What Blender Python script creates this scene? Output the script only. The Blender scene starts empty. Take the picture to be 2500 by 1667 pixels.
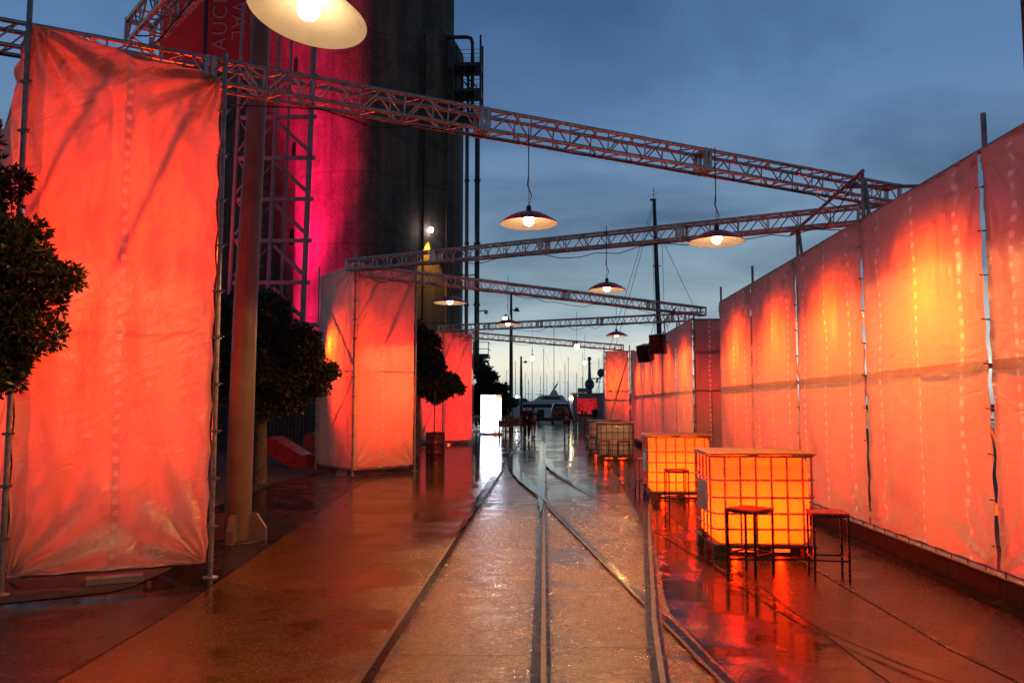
import bpy, math, random
from mathutils import Vector, Matrix, Euler, noise
import numpy as np
random.seed(7); rng = np.random.default_rng(7)
R = math.radians
# ------------------------------------------------------------------ camera, sky, exposure
scene = bpy.context.scene
col = scene.collection
cam_d = bpy.data.cameras.new('camera'); cam_d.lens = 28; cam_d.sensor_width = 36
cam_d.clip_start = .05; cam_d.clip_end = 5000
cam = bpy.data.objects.new('camera', cam_d); col.objects.link(cam)
cam.location = (0, 0, 1.7); cam.rotation_euler = (R(90+4.563), 0, R(2.247))
scene.camera = cam
scene.view_settings.view_transform = 'Standard'; scene.view_settings.look = 'None'
scene.view_settings.exposure = 0; scene.view_settings.gamma = 1
cy = scene.cycles
cy.max_bounces = 6; cy.diffuse_bounces = 3; cy.glossy_bounces = 3; cy.transmission_bounces = 4
cy.caustics_reflective = False; cy.caustics_refractive = False
cy.sample_clamp_indirect = 3; cy.sample_clamp_direct = 0
cy.use_denoising = True
try: cy.use_light_tree = True
except Exception: pass

def srgb(r, g, b, a=1.0):
    f = lambda c: (c/255/12.92) if c/255 <= .04045 else ((c/255+.055)/1.055)**2.4
    return (f(r), f(g), f(b), a)

world = bpy.data.worlds.new('World'); scene.world = world; world.use_nodes = True
nt = world.node_tree; N = nt.nodes; L = nt.links; N.clear()
out = N.new('ShaderNodeOutputWorld'); bg = N.new('ShaderNodeBackground')
tc = N.new('ShaderNodeTexCoord'); sep = N.new('ShaderNodeSeparateXYZ')
L.new(tc.outputs['Generated'], sep.inputs[0])
ramp = N.new('ShaderNodeValToRGB'); e = ramp.color_ramp
stops = [(0, (150,170,172)), (.018, (206,216,214)), (.04, (246,242,218)), (.065, (234,238,224)), (.092, (180,200,206)),
         (.13, (146,170,182)), (.24, (116,146,176)), (.36, (96,132,176)), (.5, (78,114,162)), (1, (40,62,104))]
while len(e.elements) < len(stops): e.elements.new(.5)
for el, (p, c) in zip(e.elements, stops): el.position = p; el.color = srgb(*c)
# cloud layer: direction projected on a plane overhead, so clouds flatten towards the horizon
zc = N.new('ShaderNodeMath'); zc.operation = 'ADD'; zc.inputs[1].default_value = .12; L.new(sep.outputs[2], zc.inputs[0])
dx = N.new('ShaderNodeMath'); dx.operation = 'DIVIDE'; L.new(sep.outputs[0], dx.inputs[0]); L.new(zc.outputs[0], dx.inputs[1])
dy = N.new('ShaderNodeMath'); dy.operation = 'DIVIDE'; L.new(sep.outputs[1], dy.inputs[0]); L.new(zc.outputs[0], dy.inputs[1])
cb = N.new('ShaderNodeCombineXYZ'); L.new(dx.outputs[0], cb.inputs[0]); L.new(dy.outputs[0], cb.inputs[1])
ns = N.new('ShaderNodeTexNoise'); ns.inputs['Scale'].default_value = 1.0; ns.inputs['Detail'].default_value = 7
ns.inputs['Roughness'].default_value = .5; ns.inputs['Distortion'].default_value = .4
L.new(cb.outputs[0], ns.inputs['Vector'])
cr = N.new('ShaderNodeMapRange'); cr.inputs[1].default_value = .40; cr.inputs[2].default_value = .62
cr.inputs[3].default_value = 0; cr.inputs[4].default_value = 1; L.new(ns.outputs[0], cr.inputs[0])
cl = N.new('ShaderNodeMix'); cl.data_type = 'RGBA'; cl.blend_type = 'MULTIPLY'
fm = N.new('ShaderNodeMath'); fm.operation = 'MULTIPLY'; fm.inputs[1].default_value = .95
L.new(cr.outputs[0], fm.inputs[0]); hz_ = N.new('ShaderNodeMapRange'); hz_.inputs[1].default_value = .03; hz_.inputs[2].default_value = .22; hz_.inputs[3].default_value = .25; hz_.inputs[4].default_value = 1; L.new(sep.outputs[2], hz_.inputs[0])
fm2 = N.new('ShaderNodeMath'); fm2.operation = 'MULTIPLY'; L.new(fm.outputs[0], fm2.inputs[0]); L.new(hz_.outputs[0], fm2.inputs[1]); L.new(fm2.outputs[0], cl.inputs[0])
cl.inputs[7].default_value = (.42, .48, .56, 1)
jit = N.new('ShaderNodeMath'); jit.operation = 'MULTIPLY_ADD'; jit.inputs[1].default_value = .03; jit.inputs[2].default_value = -.015
L.new(ns.outputs[0], jit.inputs[0])
ja = N.new('ShaderNodeMath'); ja.operation = 'ADD'; L.new(jit.outputs[0], ja.inputs[0]); L.new(sep.outputs[2], ja.inputs[1])
L.new(ja.outputs[0], ramp.inputs[0])
L.new(ramp.outputs[0], cl.inputs[6])
# the afterglow sits around one compass direction; elsewhere the low sky is duller
az = N.new('ShaderNodeVectorMath'); az.operation = 'DOT_PRODUCT'; az.inputs[1].default_value = (.02, 1, 0)
L.new(tc.outputs['Generated'], az.inputs[0])
am = N.new('ShaderNodeMapRange'); am.inputs[1].default_value = -.2; am.inputs[2].default_value = .97
am.inputs[3].default_value = .45; am.inputs[4].default_value = 1; L.new(az.outputs['Value'], am.inputs[0])
am.interpolation_type = 'SMOOTHSTEP'
bm_ = N.new('ShaderNodeMix'); bm_.data_type = 'RGBA'; bm_.blend_type = 'MULTIPLY'; bm_.inputs[0].default_value = 1
L.new(cl.outputs[2], bm_.inputs[6]); L.new(am.outputs[0], bm_.inputs[7])
L.new(bm_.outputs[2], bg.inputs[0]); bg.inputs[1].default_value = 1.0
L.new(bg.outputs[0], out.inputs[0])
# a sunset sky behind the clouds: no direct sun is left

# ------------------------------------------------------------------ geometry helpers
def inv_of(o):
    m = Matrix.LocRotScale(o.location, o.rotation_euler.to_quaternion() if o.rotation_mode != 'QUATERNION' else o.rotation_quaternion, None)
    return m.inverted()

class MB:
    def __init__(s): s.v = []; s.f = []; s.sm = []
    def add(s, vs, fs, smooth=False):
        n = len(s.v); s.v += [tuple(v) for v in vs]
        for f in fs: s.f.append(tuple(i+n for i in f)); s.sm.append(smooth)
        return s
    def box(s, c, size, rz=0, M=None):
        hx, hy, hz = size[0]/2, size[1]/2, size[2]/2
        vs = [Vector((x, y, z)) for x in (-hx, hx) for y in (-hy, hy) for z in (-hz, hz)]
        m = M if M else Matrix.Rotation(rz, 3, 'Z')
        vs = [m @ v + Vector(c) for v in vs]
        return s.add(vs, [(0,1,3,2),(4,6,7,5),(0,4,5,1),(2,3,7,6),(0,2,6,4),(1,5,7,3)])
    def bbox(s, c, size, b=.01, rz=0):   # box with chamfered edges
        hx, hy, hz = size[0]/2, size[1]/2, size[2]/2; b = min(b, hx*.9, hy*.9, hz*.9)
        m = Matrix.Rotation(rz, 3, 'Z'); vs = []; idx = {}
        for sx in (-1,1):
            for sy in (-1,1):
                for sz in (-1,1):
                    for k in range(3):
                        p = [sx*hx, sy*hy, sz*hz]
                        for j in range(3):
                            if j != k: p[j] -= (sx,sy,sz)[j]*b
                        idx[(sx,sy,sz,k)] = len(vs); vs.append(m @ Vector(p) + Vector(c))
        fs = []
        for k in range(3):
            a, d = [j for j in range(3) if j != k]
            for sg in (-1,1):
                q = []
                for (u, w) in ((-1,-1),(1,-1),(1,1),(-1,1)):
                    t = [0,0,0]; t[k] = sg; t[a] = u; t[d] = w; q.append(idx[(*t, k)])
                fs.append(q)
        for k in range(3):
            a, d = [j for j in range(3) if j != k]
            for u in (-1,1):
                for w in (-1,1):
                    q = []
                    for (sg, kk) in ((-1,a),(1,a),(1,d),(-1,d)):
                        t = [0,0,0]; t[k] = sg; t[a] = u; t[d] = w; q.append(idx[(*t, kk)])
                    fs.append(q)
        for sx in (-1,1):
            for sy in (-1,1):
                for sz in (-1,1): fs.append([idx[(sx,sy,sz,k)] for k in range(3)])
        return s.add(vs, fs)
    def tube(s, a, b, r, n=8, r2=None, caps=True):
        a = Vector(a); b = Vector(b); d = b-a
        if d.length < 1e-6: return s
        q = d.to_track_quat('Z', 'Y'); r2 = r if r2 is None else r2; vs = []
        for (p, rr) in ((a, r), (b, r2)):
            for i in range(n):
                t = 2*math.pi*i/n; vs.append(p + q @ Vector((rr*math.cos(t), rr*math.sin(t), 0)))
        s.add(vs, [(i, (i+1) % n, n+(i+1) % n, n+i) for i in range(n)], True)
        if caps: s.add(vs[:n], [tuple(range(n-1, -1, -1))]); s.add(vs[n:], [tuple(range(n))])
        return s
    def path(s, pts, r, n=8):
        pts = [Vector(p) for p in pts]; rings = []; up = Vector((0,0,1))
        for i, p in enumerate(pts):
            d = (pts[min(i+1, len(pts)-1)] - pts[max(i-1, 0)]).normalized()
            x = d.cross(up)
            if x.length < .05: x = d.cross(Vector((0,1,0)))
            x.normalize(); y = x.cross(d)
            rr = r[i] if isinstance(r, (list, tuple)) else r
            rings.append([p + x*rr*math.cos(2*math.pi*k/n) + y*rr*math.sin(2*math.pi*k/n) for k in range(n)])
        vs = [v for ring in rings for v in ring]; fs = []
        for i in range(len(pts)-1):
            for k in range(n): fs.append((i*n+k, i*n+(k+1) % n, (i+1)*n+(k+1) % n, (i+1)*n+k))
        s.add(vs, fs, True); s.add(rings[0], [tuple(range(n))]); s.add(rings[-1], [tuple(range(n))])
        return s
    def lathe(s, prof, n=32, c=(0,0,0)):
        vs = []
        for (r, z) in prof:
            for i in range(n):
                t = 2*math.pi*i/n; vs.append((c[0]+r*math.cos(t), c[1]+r*math.sin(t), c[2]+z))
        fs = []
        for j in range(len(prof)-1):
            for i in range(n): fs.append((j*n+i, j*n+(i+1) % n, (j+1)*n+(i+1) % n, (j+1)*n+i))
        return s.add(vs, fs, True)
    def sphere(s, c, r, n=16, m=10, sz=1):
        return s.lathe([(max(r*math.sin(math.pi*j/m), 1e-4), -r*sz*math.cos(math.pi*j/m)) for j in range(m+1)], n, c)
    def quad(s, a, b, c, d, smooth=False): return s.add([a, b, c, d], [(0,1,2,3)], smooth)
    def prism(s, pts, z0, z1):  # outline in xy
        n = len(pts); vs = [(x, y, z0) for x, y in pts] + [(x, y, z1) for x, y in pts]
        return s.add(vs, [tuple(range(n-1, -1, -1)), tuple(range(n, 2*n))] + [(i, (i+1) % n, n+(i+1) % n, n+i) for i in range(n)])
    def extrude(s, pts, axis, a0, a1):  # outline in the two other axes, extruded along axis 0/1
        n = len(pts)
        mk = (lambda p, a: (a, p[0], p[1])) if axis == 0 else (lambda p, a: (p[0], a, p[1]))
        vs = [mk(p, a0) for p in pts] + [mk(p, a1) for p in pts]
        return s.add(vs, [tuple(range(n-1, -1, -1)), tuple(range(n, 2*n))] + [(i, (i+1) % n, n+(i+1) % n, n+i) for i in range(n)])
    def build(s, name, mat, parent=None, world=False):
        me = bpy.data.meshes.new(name)
        vs = s.v
        if world and parent:
            m = inv_of(parent); vs = [tuple(m @ Vector(v)) for v in vs]
        me.from_pydata(vs, [], s.f); me.polygons.foreach_set('use_smooth', s.sm)
        me.materials.append(mat); me.update()
        o = bpy.data.objects.new(name, me); col.objects.link(o)
        if parent: o.parent = parent
        return o

def tag(o, label=None, cat=None, group=None, kind=None):
    if label: o['label'] = label
    if cat: o['category'] = cat
    if group: o['group'] = group
    if kind: o['kind'] = kind
    return o
def thing(name, label, cat, loc=(0,0,0), rz=0, group=None):
    o = bpy.data.objects.new(name, None); o.empty_display_size = .2; col.objects.link(o)
    o.location = loc; o.rotation_euler = (0, 0, rz); return tag(o, label, cat, group)
def kids(o): return [c for c in bpy.data.objects if c.parent == o]
def copy_tree(o, loc, rz, label, parent=None):
    r = o.copy(); col.objects.link(r)
    if parent: r.parent = parent
    else:
        r.location = loc; r.rotation_euler = (0, 0, rz); r['label'] = label
    for ch in kids(o): copy_tree(ch, None, None, None, r)
    return r

# ------------------------------------------------------------------ materials
class Mat:
    def __init__(s, name, base=(.5,.5,.5), rough=.5, metal=0, spec=.5):
        s.m = bpy.data.materials.new(name); s.m.use_nodes = True; s.t = s.m.node_tree
        s.n = s.t.nodes; s.l = s.t.links; s.p = s.n['Principled BSDF']
        s.p.inputs['Base Color'].default_value = (*base[:3], 1); s.p.inputs['Roughness'].default_value = rough
        s.p.inputs['Metallic'].default_value = metal; s.p.inputs['Specular IOR Level'].default_value = spec
        s.tc = s.n.new('ShaderNodeTexCoord')
    def noise(s, scale, detail=4, rough=.55, vec=None, dist=0, stretch=None, src='Object'):
        n = s.n.new('ShaderNodeTexNoise'); n.inputs['Scale'].default_value = scale
        n.inputs['Detail'].default_value = detail; n.inputs['Roughness'].default_value = rough; n.inputs['Distortion'].default_value = dist
        v = vec or s.tc.outputs[src]
        if stretch:
            mp = s.n.new('ShaderNodeMapping'); mp.inputs['Scale'].default_value = stretch; s.l.new(v, mp.inputs[0]); v = mp.outputs[0]
        s.l.new(v, n.inputs['Vector']); return n.outputs[0]
    def rng(s, v, a, b, c=0, d=1, smooth=False):
        m = s.n.new('ShaderNodeMapRange'); s.l.new(v, m.inputs[0])
        for i, x in zip((1,2,3,4), (a,b,c,d)): m.inputs[i].default_value = x
        if smooth: m.interpolation_type = 'SMOOTHSTEP'
        return m.outputs[0]
    def math(s, op, a, b=None, c=None):
        m = s.n.new('ShaderNodeMath'); m.operation = op
        for i, x in enumerate((a, b, c)):
            if x is None: continue
            if isinstance(x, (int, float)): m.inputs[i].default_value = x
            else: s.l.new(x, m.inputs[i])
        return m.outputs[0]
    def mix(s, f, a, b, mode='MIX'):
        m = s.n.new('ShaderNodeMix'); m.data_type = 'RGBA'; m.blend_type = mode
        for i, x in ((0, f), (6, a), (7, b)):
            if isinstance(x, (int, float)): m.inputs[i].default_value = x
            elif isinstance(x, tuple): m.inputs[i].default_value = (*x[:3], 1)
            else: s.l.new(x, m.inputs[i])
        return m.outputs[2]
    def bump(s, h, strength=.3, dist=.01, nrm=None):
        b = s.n.new('ShaderNodeBump'); b.inputs['Strength'].default_value = strength; b.inputs['Distance'].default_value = dist
        s.l.new(h, b.inputs['Height'])
        if nrm: s.l.new(nrm, b.inputs['Normal'])
        return b.outputs[0]
    def base(s, v): s.l.new(v, s.p.inputs['Base Color']); return s
    def rough(s, v): s.l.new(v, s.p.inputs['Roughness']); return s
    def nrm(s, v): s.l.new(v, s.p.inputs['Normal']); return s

def simple(name, base, rough=.5, metal=0, var=.25, scale=6, bump=.1, spec=.5, bscale=40):
    m = Mat(name, base, rough, metal, spec)
    n = m.noise(scale, 5)
    dark = tuple(c*(1-var) for c in base); lite = tuple(min(1, c*(1+var*.6)) for c in base)
    m.base(m.mix(m.rng(n, .3, .7), dark, lite))
    m.rough(m.rng(m.noise(scale*2.3, 3), .3, .7, max(.03, rough-.1), min(1, rough+.12)))
    if bump: m.nrm(m.bump(m.noise(bscale, 3), bump, .004))
    return m.m
def emis(name, c, strength):
    m = bpy.data.materials.new(name); m.use_nodes = True; t = m.node_tree; t.nodes.clear()
    o = t.nodes.new('ShaderNodeOutputMaterial'); e = t.nodes.new('ShaderNodeEmission')
    e.inputs[0].default_value = (*c[:3], 1); e.inputs[1].default_value = strength; t.links.new(e.outputs[0], o.inputs[0]); return m

M = {}
M['alu'] = simple('worn_aluminium', (.62,.50,.46), .32, .85, .25, 9, .08)
M['galv'] = simple('galvanised_tube', (.30,.28,.28), .42, .7, .4, 14, .1)
M['darksteel'] = simple('dark_painted_steel', (.045,.04,.04), .35, .3, .4, 12, .08)
M['blackmetal'] = simple('black_wet_metal', (.02,.018,.018), .25, .4, .3, 12, .05)
M['cagesteel'] = simple('cage_steel', (.22,.20,.20), .3, .8, .3, 20, .05)
M['redenamel'] = simple('red_enamel', (.75,.03,.02), .2, 0, .3, 10, .03)
M['whiteenamel'] = simple('white_enamel', (.62,.52,.42), .35, 0, .08, 8, .03)
M['column'] = simple('grey_painted_column', (.12,.10,.09), .5, 0, .3, 3, .1)
M['rubber'] = simple('black_cord', (.02,.02,.02), .6)
M['plastic_black'] = simple('black_cabinet', (.004,.004,.0045), .45, 0, .2, 20, .1)
M['bark'] = simple('bark', (.10,.075,.055), .85, 0, .5, 12, .8, bscale=25)
M['redseat'] = simple('wet_red_seat_top', (.42,.02,.015), .3, 0, .25, 5, .05, spec=.4)
M['drum'] = simple('oxide_drum', (.06,.008,.008), .28, 0, .3, 3, .03)
M['timber'] = None
M['bulb'] = emis('bulb_glow', (1, .72, .40), 34)
M['globe'] = emis('globe_glow', (1, .93, .74), 16)
M['flame'] = emis('yellow_lamp_face', (1, .78, .42), 60)
M['whitespot'] = emis('white_lamp_face', (.85, .93, 1), 30)
M['redled'] = emis('red_lamp_face', (1, .07, .01), 2.5)
M['screen'] = None
M['yacht'] = simple('white_gelcoat', (.75,.78,.82), .3, 0, .1, 2, 0)
M['yachtdark'] = simple('tinted_yacht_glass', (.01,.012,.016), .1, 0, .1, 2, 0)
M['mastgrey'] = simple('mast_grey', (.12,.14,.17), .4, .3, .1, 2, 0)
M['masthaze'] = simple('mast_grey_hazed', (.26,.30,.33), .5, .1, .1, 2, 0)  # mast grey lightened, distance haze put into the colour
M['postblue'] = simple('dark_blue_grey_post', (.03,.045,.06), .4, .2, .2, 4, 0)
M['skin'] = simple('skin', (.42,.22,.15), .5, 0, .1, 12, 0)
M['blackcloth'] = simple('black_cloth', (.012,.012,.014), .8, 0, .3, 9, .2)
M['redcloth'] = simple('red_cloth', (.35,.03,.02), .8, 0, .3, 9, .2)
M['hair'] = simple('dark_hair', (.04,.02,.012), .6, 0, .3, 30, .2)
M['whitepaint'] = simple('white_metal_paint', (.6,.6,.62), .35, .2, .15, 9, .05)
M['pinkwall'] = simple('pale_kiosk_wall', (.50,.34,.30), .6, 0, .2, 4, .1)
M['concreteblock'] = simple('concrete_block', (.22,.19,.17), .8, 0, .3, 8, .4)
M['glassdark'] = simple('dark_vehicle_glass', (.01,.012,.014), .06, 0, .1, 3, 0)
M['carpaint'] = simple('black_car_paint', (.012,.012,.014), .18, 0, .1, 3, 0)
M['cone'] = simple('orange_plastic', (.7,.08,.03), .5)
M['silver'] = simple('plain_metal_plate', (.34,.32,.31), .38, .75, .2, 6, .15)
M['lettering'] = simple('pale_banner_lettering', (.30,.20,.24), .6, 0, .05)
M['banner'] = simple('red_banner_cloth', (.30,.006,.012), .6, 0, .2, 1.5, .1)
M['fencewood'] = None

def mk_wood(name, base, sx=1, rough=.35):
    m = Mat(name, base, rough)
    n = m.noise(4, 6, .6, stretch=(sx, 14, 14) if sx != 14 else (14, 14, 1))
    m.base(m.mix(m.rng(n, .3, .7), tuple(c*.55 for c in base), tuple(c*1.25 for c in base)))
    m.rough(m.rng(m.noise(5, 3), .3, .7, rough-.12, rough+.15)); m.nrm(m.bump(n, .2, .003)); return m.m
M['ply'] = mk_wood('varnished_plywood', (.60,.25,.07))
M['timber'] = mk_wood('stained_timber', (.25,.12,.06))
M['pallet'] = mk_wood('wet_dark_pallet', (.06,.045,.035))
M['fencewood'] = mk_wood('dark_fence_boards', (.025,.018,.015), 14, .6)

def mk_fabric(name, trans=.5, strip=0, seam=.9, shade_z=2.05, colr=(.80,.54,.47), ledger_shade=True, width=2.7):
    m = Mat(name, colr, .5)
    uv = m.n.new('ShaderNodeUVMap'); sp = m.n.new('ShaderNodeSeparateXYZ'); m.l.new(uv.outputs[0], sp.inputs[0])
    u, v = sp.outputs[0], sp.outputs[1]
    wob = m.math('MULTIPLY_ADD', m.noise(1.3, 2), .10, -.05)
    uu = m.math('ADD', u, wob)
    f = m.math('ABSOLUTE', m.math('SUBTRACT', m.math('FRACT', m.math('DIVIDE', uu, seam)), .5))
    line = m.rng(f, .020/seam, .034/seam, 1, 0, True)
    dash = m.math('FRACT', m.math('DIVIDE', m.math('ADD', v, m.math('MULTIPLY', m.noise(3, 2), .10)), .13))
    dm = m.rng(m.math('ABSOLUTE', m.math('SUBTRACT', dash, .5)), .12, .30, 1, .12, True)
    seamf = m.math('MULTIPLY', line, dm)
    c = m.mix(m.rng(m.noise(1.1, 4), .35, .7), colr, tuple(x*.88 for x in colr))
    c = m.mix(m.math('MULTIPLY', seamf, .95), c, (1,.98,.9))
    if strip:
        band = m.rng(f, strip/seam, (strip+.006)/seam, 1, 0); eb = m.rng(u, .13, .137, 1, 0)
        band = m.math('MAXIMUM', band, eb)
        c = m.mix(m.math('MULTIPLY', band, .5), c, (.50,.36,.32))
    tf = m.math('MULTIPLY_ADD', m.noise(.9, 3, .5), .16, trans-.08)
    st = m.noise(3.4, 4, .6, dist=1.6, stretch=(1.2, 1.2, .32))
    tf = m.math('MULTIPLY', tf, m.rng(st, .34, .66, .55, 1.25))
    if strip: tf = m.math('MULTIPLY', tf, m.math('SUBTRACT', 1.0, m.math('MULTIPLY', band, .30)))
    tf = m.math('ADD', tf, m.math('MULTIPLY', seamf, .10))
    if not strip:
        st = m.noise(2.6, 5, .62, dist=1.0, stretch=(1.6, 1.6, .22))
        tf = m.math('MULTIPLY', tf, m.rng(st, .30, .70, .84, 1.12))
    if ledger_shade:  # ledger shadow painted into the cloth: a darker, less translucent band
        shade_mask = m.rng(m.math('ABSOLUTE', m.math('SUBTRACT', v, shade_z)), .045, .052, 1, 0)
        tf = m.math('MULTIPLY', tf, m.math('SUBTRACT', 1.0, m.math('MULTIPLY', shade_mask, .86)))
        c = m.mix(m.math('MULTIPLY', shade_mask, .75), c, (.50,.24,.17))
    # weave and fine creases
    weave = m.noise(260, 1, .5, stretch=(1, 1, .3))
    b1 = m.bump(weave, .10, .002)
    cre = m.noise(7, 5, .62, dist=1.2, stretch=(1, 1, .45))
    b2 = m.bump(cre, .8, .02, b1)
    mp = m.n.new('ShaderNodeMapping'); mp.inputs['Rotation'].default_value = (0, .6, .5); m.l.new(m.tc.outputs['Object'], mp.inputs[0])
    b2 = m.bump(m.noise(2.4, 3, .5, vec=mp.outputs[0], dist=.8, stretch=(1, 1, 3.2)), .9, .035, b2)
    dif = m.n.new('ShaderNodeBsdfDiffuse'); tr = m.n.new('ShaderNodeBsdfTranslucent'); gl = m.n.new('ShaderNodeBsdfGlossy')
    for s_ in (dif, tr): m.l.new(c, s_.inputs[0]); m.l.new(b2, s_.inputs['Normal'])
    gl.inputs[0].default_value = (1,1,1,1); gl.inputs['Roughness'].default_value = .33; m.l.new(b2, gl.inputs['Normal'])
    mx = m.n.new('ShaderNodeMixShader'); m.l.new(tf, mx.inputs[0]); m.l.new(dif.outputs[0], mx.inputs[1]); m.l.new(tr.outputs[0], mx.inputs[2])
    mx2 = m.n.new('ShaderNodeMixShader'); mx2.inputs[0].default_value = .075; m.l.new(mx.outputs[0], mx2.inputs[1]); m.l.new(gl.outputs[0], mx2.inputs[2])
    m.l.new(mx2.outputs[0], m.n['Material Output'].inputs[0])
    return m.m
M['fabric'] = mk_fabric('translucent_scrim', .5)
M['fabric_tower'] = mk_fabric('translucent_scrim_tower', .55, colr=(.80,.48,.38), strip=.032, seam=1.72, ledger_shade=False)
M['fabric_dark'] = mk_fabric('dull_red_scrim', .25, colr=(.55,.36,.34), shade_z=3.1)
# tote bottle
def mk_bottle(name, trans, colr):
    m = Mat(name, colr, .35)
    dif = m.n.new('ShaderNodeBsdfDiffuse'); tr = m.n.new('ShaderNodeBsdfTranslucent'); gl = m.n.new('ShaderNodeBsdfGlossy')
    dif.inputs[0].default_value = (*colr, 1); tr.inputs[0].default_value = (*colr, 1); gl.inputs['Roughness'].default_value = .3
    b = m.bump(m.noise(3, 3), .2, .02)
    for s_ in (dif, tr, gl): m.l.new(b, s_.inputs['Normal'])
    mx = m.n.new('ShaderNodeMixShader'); mx.inputs[0].default_value = trans; m.l.new(dif.outputs[0], mx.inputs[1]); m.l.new(tr.outputs[0], mx.inputs[2])
    mx2 = m.n.new('ShaderNodeMixShader'); mx2.inputs[0].default_value = .05; m.l.new(mx.outputs[0], mx2.inputs[1]); m.l.new(gl.outputs[0], mx2.inputs[2])
    m.l.new(mx2.outputs[0], m.n['Material Output'].inputs[0]); return m.m
M['bottle'] = mk_bottle('milky_plastic_bottle', .5, (.85,.80,.74))

M['bottle_lit'] = mk_bottle('lit_plastic_bottle', .78, (.85,.72,.50))
# wet grounds
def mk_wet(name, base, dry=.36, wetr=.045, wet_lo=.42, wet_hi=.60, big=.5, bumpd=.012, dark=.45, speck=True, fine=.5, spec=.5, far=False):
    m = Mat(name, base, .4, 0, spec)
    P = m.tc.outputs['Object']
    n1 = m.noise(big, 6, .6, dist=.6); n2 = m.noise(3.1, 6, .65); n3 = m.noise(26, 4, .6); n4 = m.noise(110, 2, .6)
    wet = m.rng(m.math('ADD', m.math('MULTIPLY', n1, .7), m.math('MULTIPLY', n2, .3)), wet_lo, wet_hi, 0, 1, True)
    if far:
        # the lane lies wetter and smoother towards the quay and along its left gutter
        sp = m.n.new('ShaderNodeSeparateXYZ'); m.l.new(P, sp.inputs[0])
        fy = m.rng(sp.outputs[1], 8, 20, 0, .9, True); fx = m.rng(sp.outputs[0], -1.0, -2.2, 0, .5, True)
        wob = m.math('MULTIPLY', m.noise(.8, 4), 1.6)
        wet = m.math('MINIMUM', m.math('ADD', wet, m.math('MULTIPLY', m.math('ADD', fy, fx), wob)), 1.0)
    c = m.mix(m.rng(n2, .3, .7), tuple(x*.62 for x in base), tuple(min(1, x*1.25) for x in base))
    c = m.mix(m.rng(n3, .38, .62), c, tuple(x*.42 for x in base))
    n5 = m.noise(58, 3, .6); c = m.mix(m.math('MULTIPLY', m.rng(n5, .50, .62), .5), c, tuple(min(1,x*1.9) for x in base))
    c = m.mix(m.math('MULTIPLY', m.rng(n4, .56, .44), .55), c, tuple(x*.40 for x in base))
    if speck: c = m.mix(m.math('MULTIPLY', m.rng(n4, .64, .72), .7), c, (.60,.42,.24))
    stain = m.rng(m.noise(1.1, 5, .65, dist=1.5), .55, .72)
    c = m.mix(m.math('MULTIPLY', stain, .8), c, tuple(x*.35 for x in base))
    c = m.mix(m.math('MULTIPLY', wet, dark), c, tuple(x*.3 for x in base))
    m.base(c)
    r = m.math('ADD', m.rng(n3, .3, .7, dry-.08, dry+.10), 0.0)
    m.rough(m.math('ADD', m.math('MULTIPLY', r, m.math('SUBTRACT', 1.0, wet)), m.math('MULTIPLY', wet, wetr)))
    h = m.math('ADD', m.math('MULTIPLY', n3, .5), m.math('MULTIPLY', n4, .5))
    h = m.math('ADD', m.math('MULTIPLY', h, m.math('SUBTRACT', 1.05, wet)), m.math('MULTIPLY', n2, .35))
    b = m.bump(h, fine, bumpd)
    rip = m.noise(9, 2, .5, stretch=(.6, 1.6, 1))
    m.nrm(m.bump(rip, .10, .006, b)); return m.m
M['concrete'] = mk_wet('wet_brown_concrete', (.22,.085,.009), dry=.27, wetr=.08, wet_lo=.47, wet_hi=.64, dark=.65, spec=.38, far=True, bumpd=.018)
M['asphalt'] = mk_wet('wet_dark_asphalt', (.045,.028,.022), dry=.34, wetr=.07, wet_lo=.44, wet_hi=.58, big=.45, bumpd=.008, speck=False, spec=.28)
M['slabright'] = mk_wet('wet_right_slab', (.085,.026,.012), spec=.4, dry=.22, wet_lo=.50, wet_hi=.68, big=.6, bumpd=.009)
M['puddle'] = mk_wet('standing_water_strip', (.08,.022,.014), dry=.14, wetr=.05, wet_lo=.34, wet_hi=.52, big=1.2, bumpd=.012, speck=False, fine=.6, spec=.38)
M['soil'] = simple('dark_garden_soil', (.05,.032,.02), .85, 0, .6, 5, .9, bscale=18)
M['groove'] = simple('water_in_rail_groove', (.010,.009,.008), .20, 0, .2, 8, .5, spec=.08, bscale=14)
M['rail'] = simple('worn_rail_head', (.11,.055,.035), .38, .0, .4, 10, .1)
M['gravel'] = mk_wet('broken_groove_edge', (.26,.15,.08), dry=.35, wetr=.06, wet_lo=.3, wet_hi=.6, big=6, bumpd=.03, fine=1)
M['pool'] = simple('shallow_puddle_water', (.02,.016,.012), .05, 0, .2, 4, .12, spec=.5, bscale=3.5)
M['water'] = simple('harbour_water', (.01,.015,.02), .08, 0, .2, .5, .6, bscale=1.2)
M['beam'] = simple('dark_wet_base_timber', (.012,.007,.006), .6, 0, .4, 6, .2, spec=.1)
M['kerb'] = simple('kerb_stone', (.10,.08,.07), .4, 0, .4, 6, .3)

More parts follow.
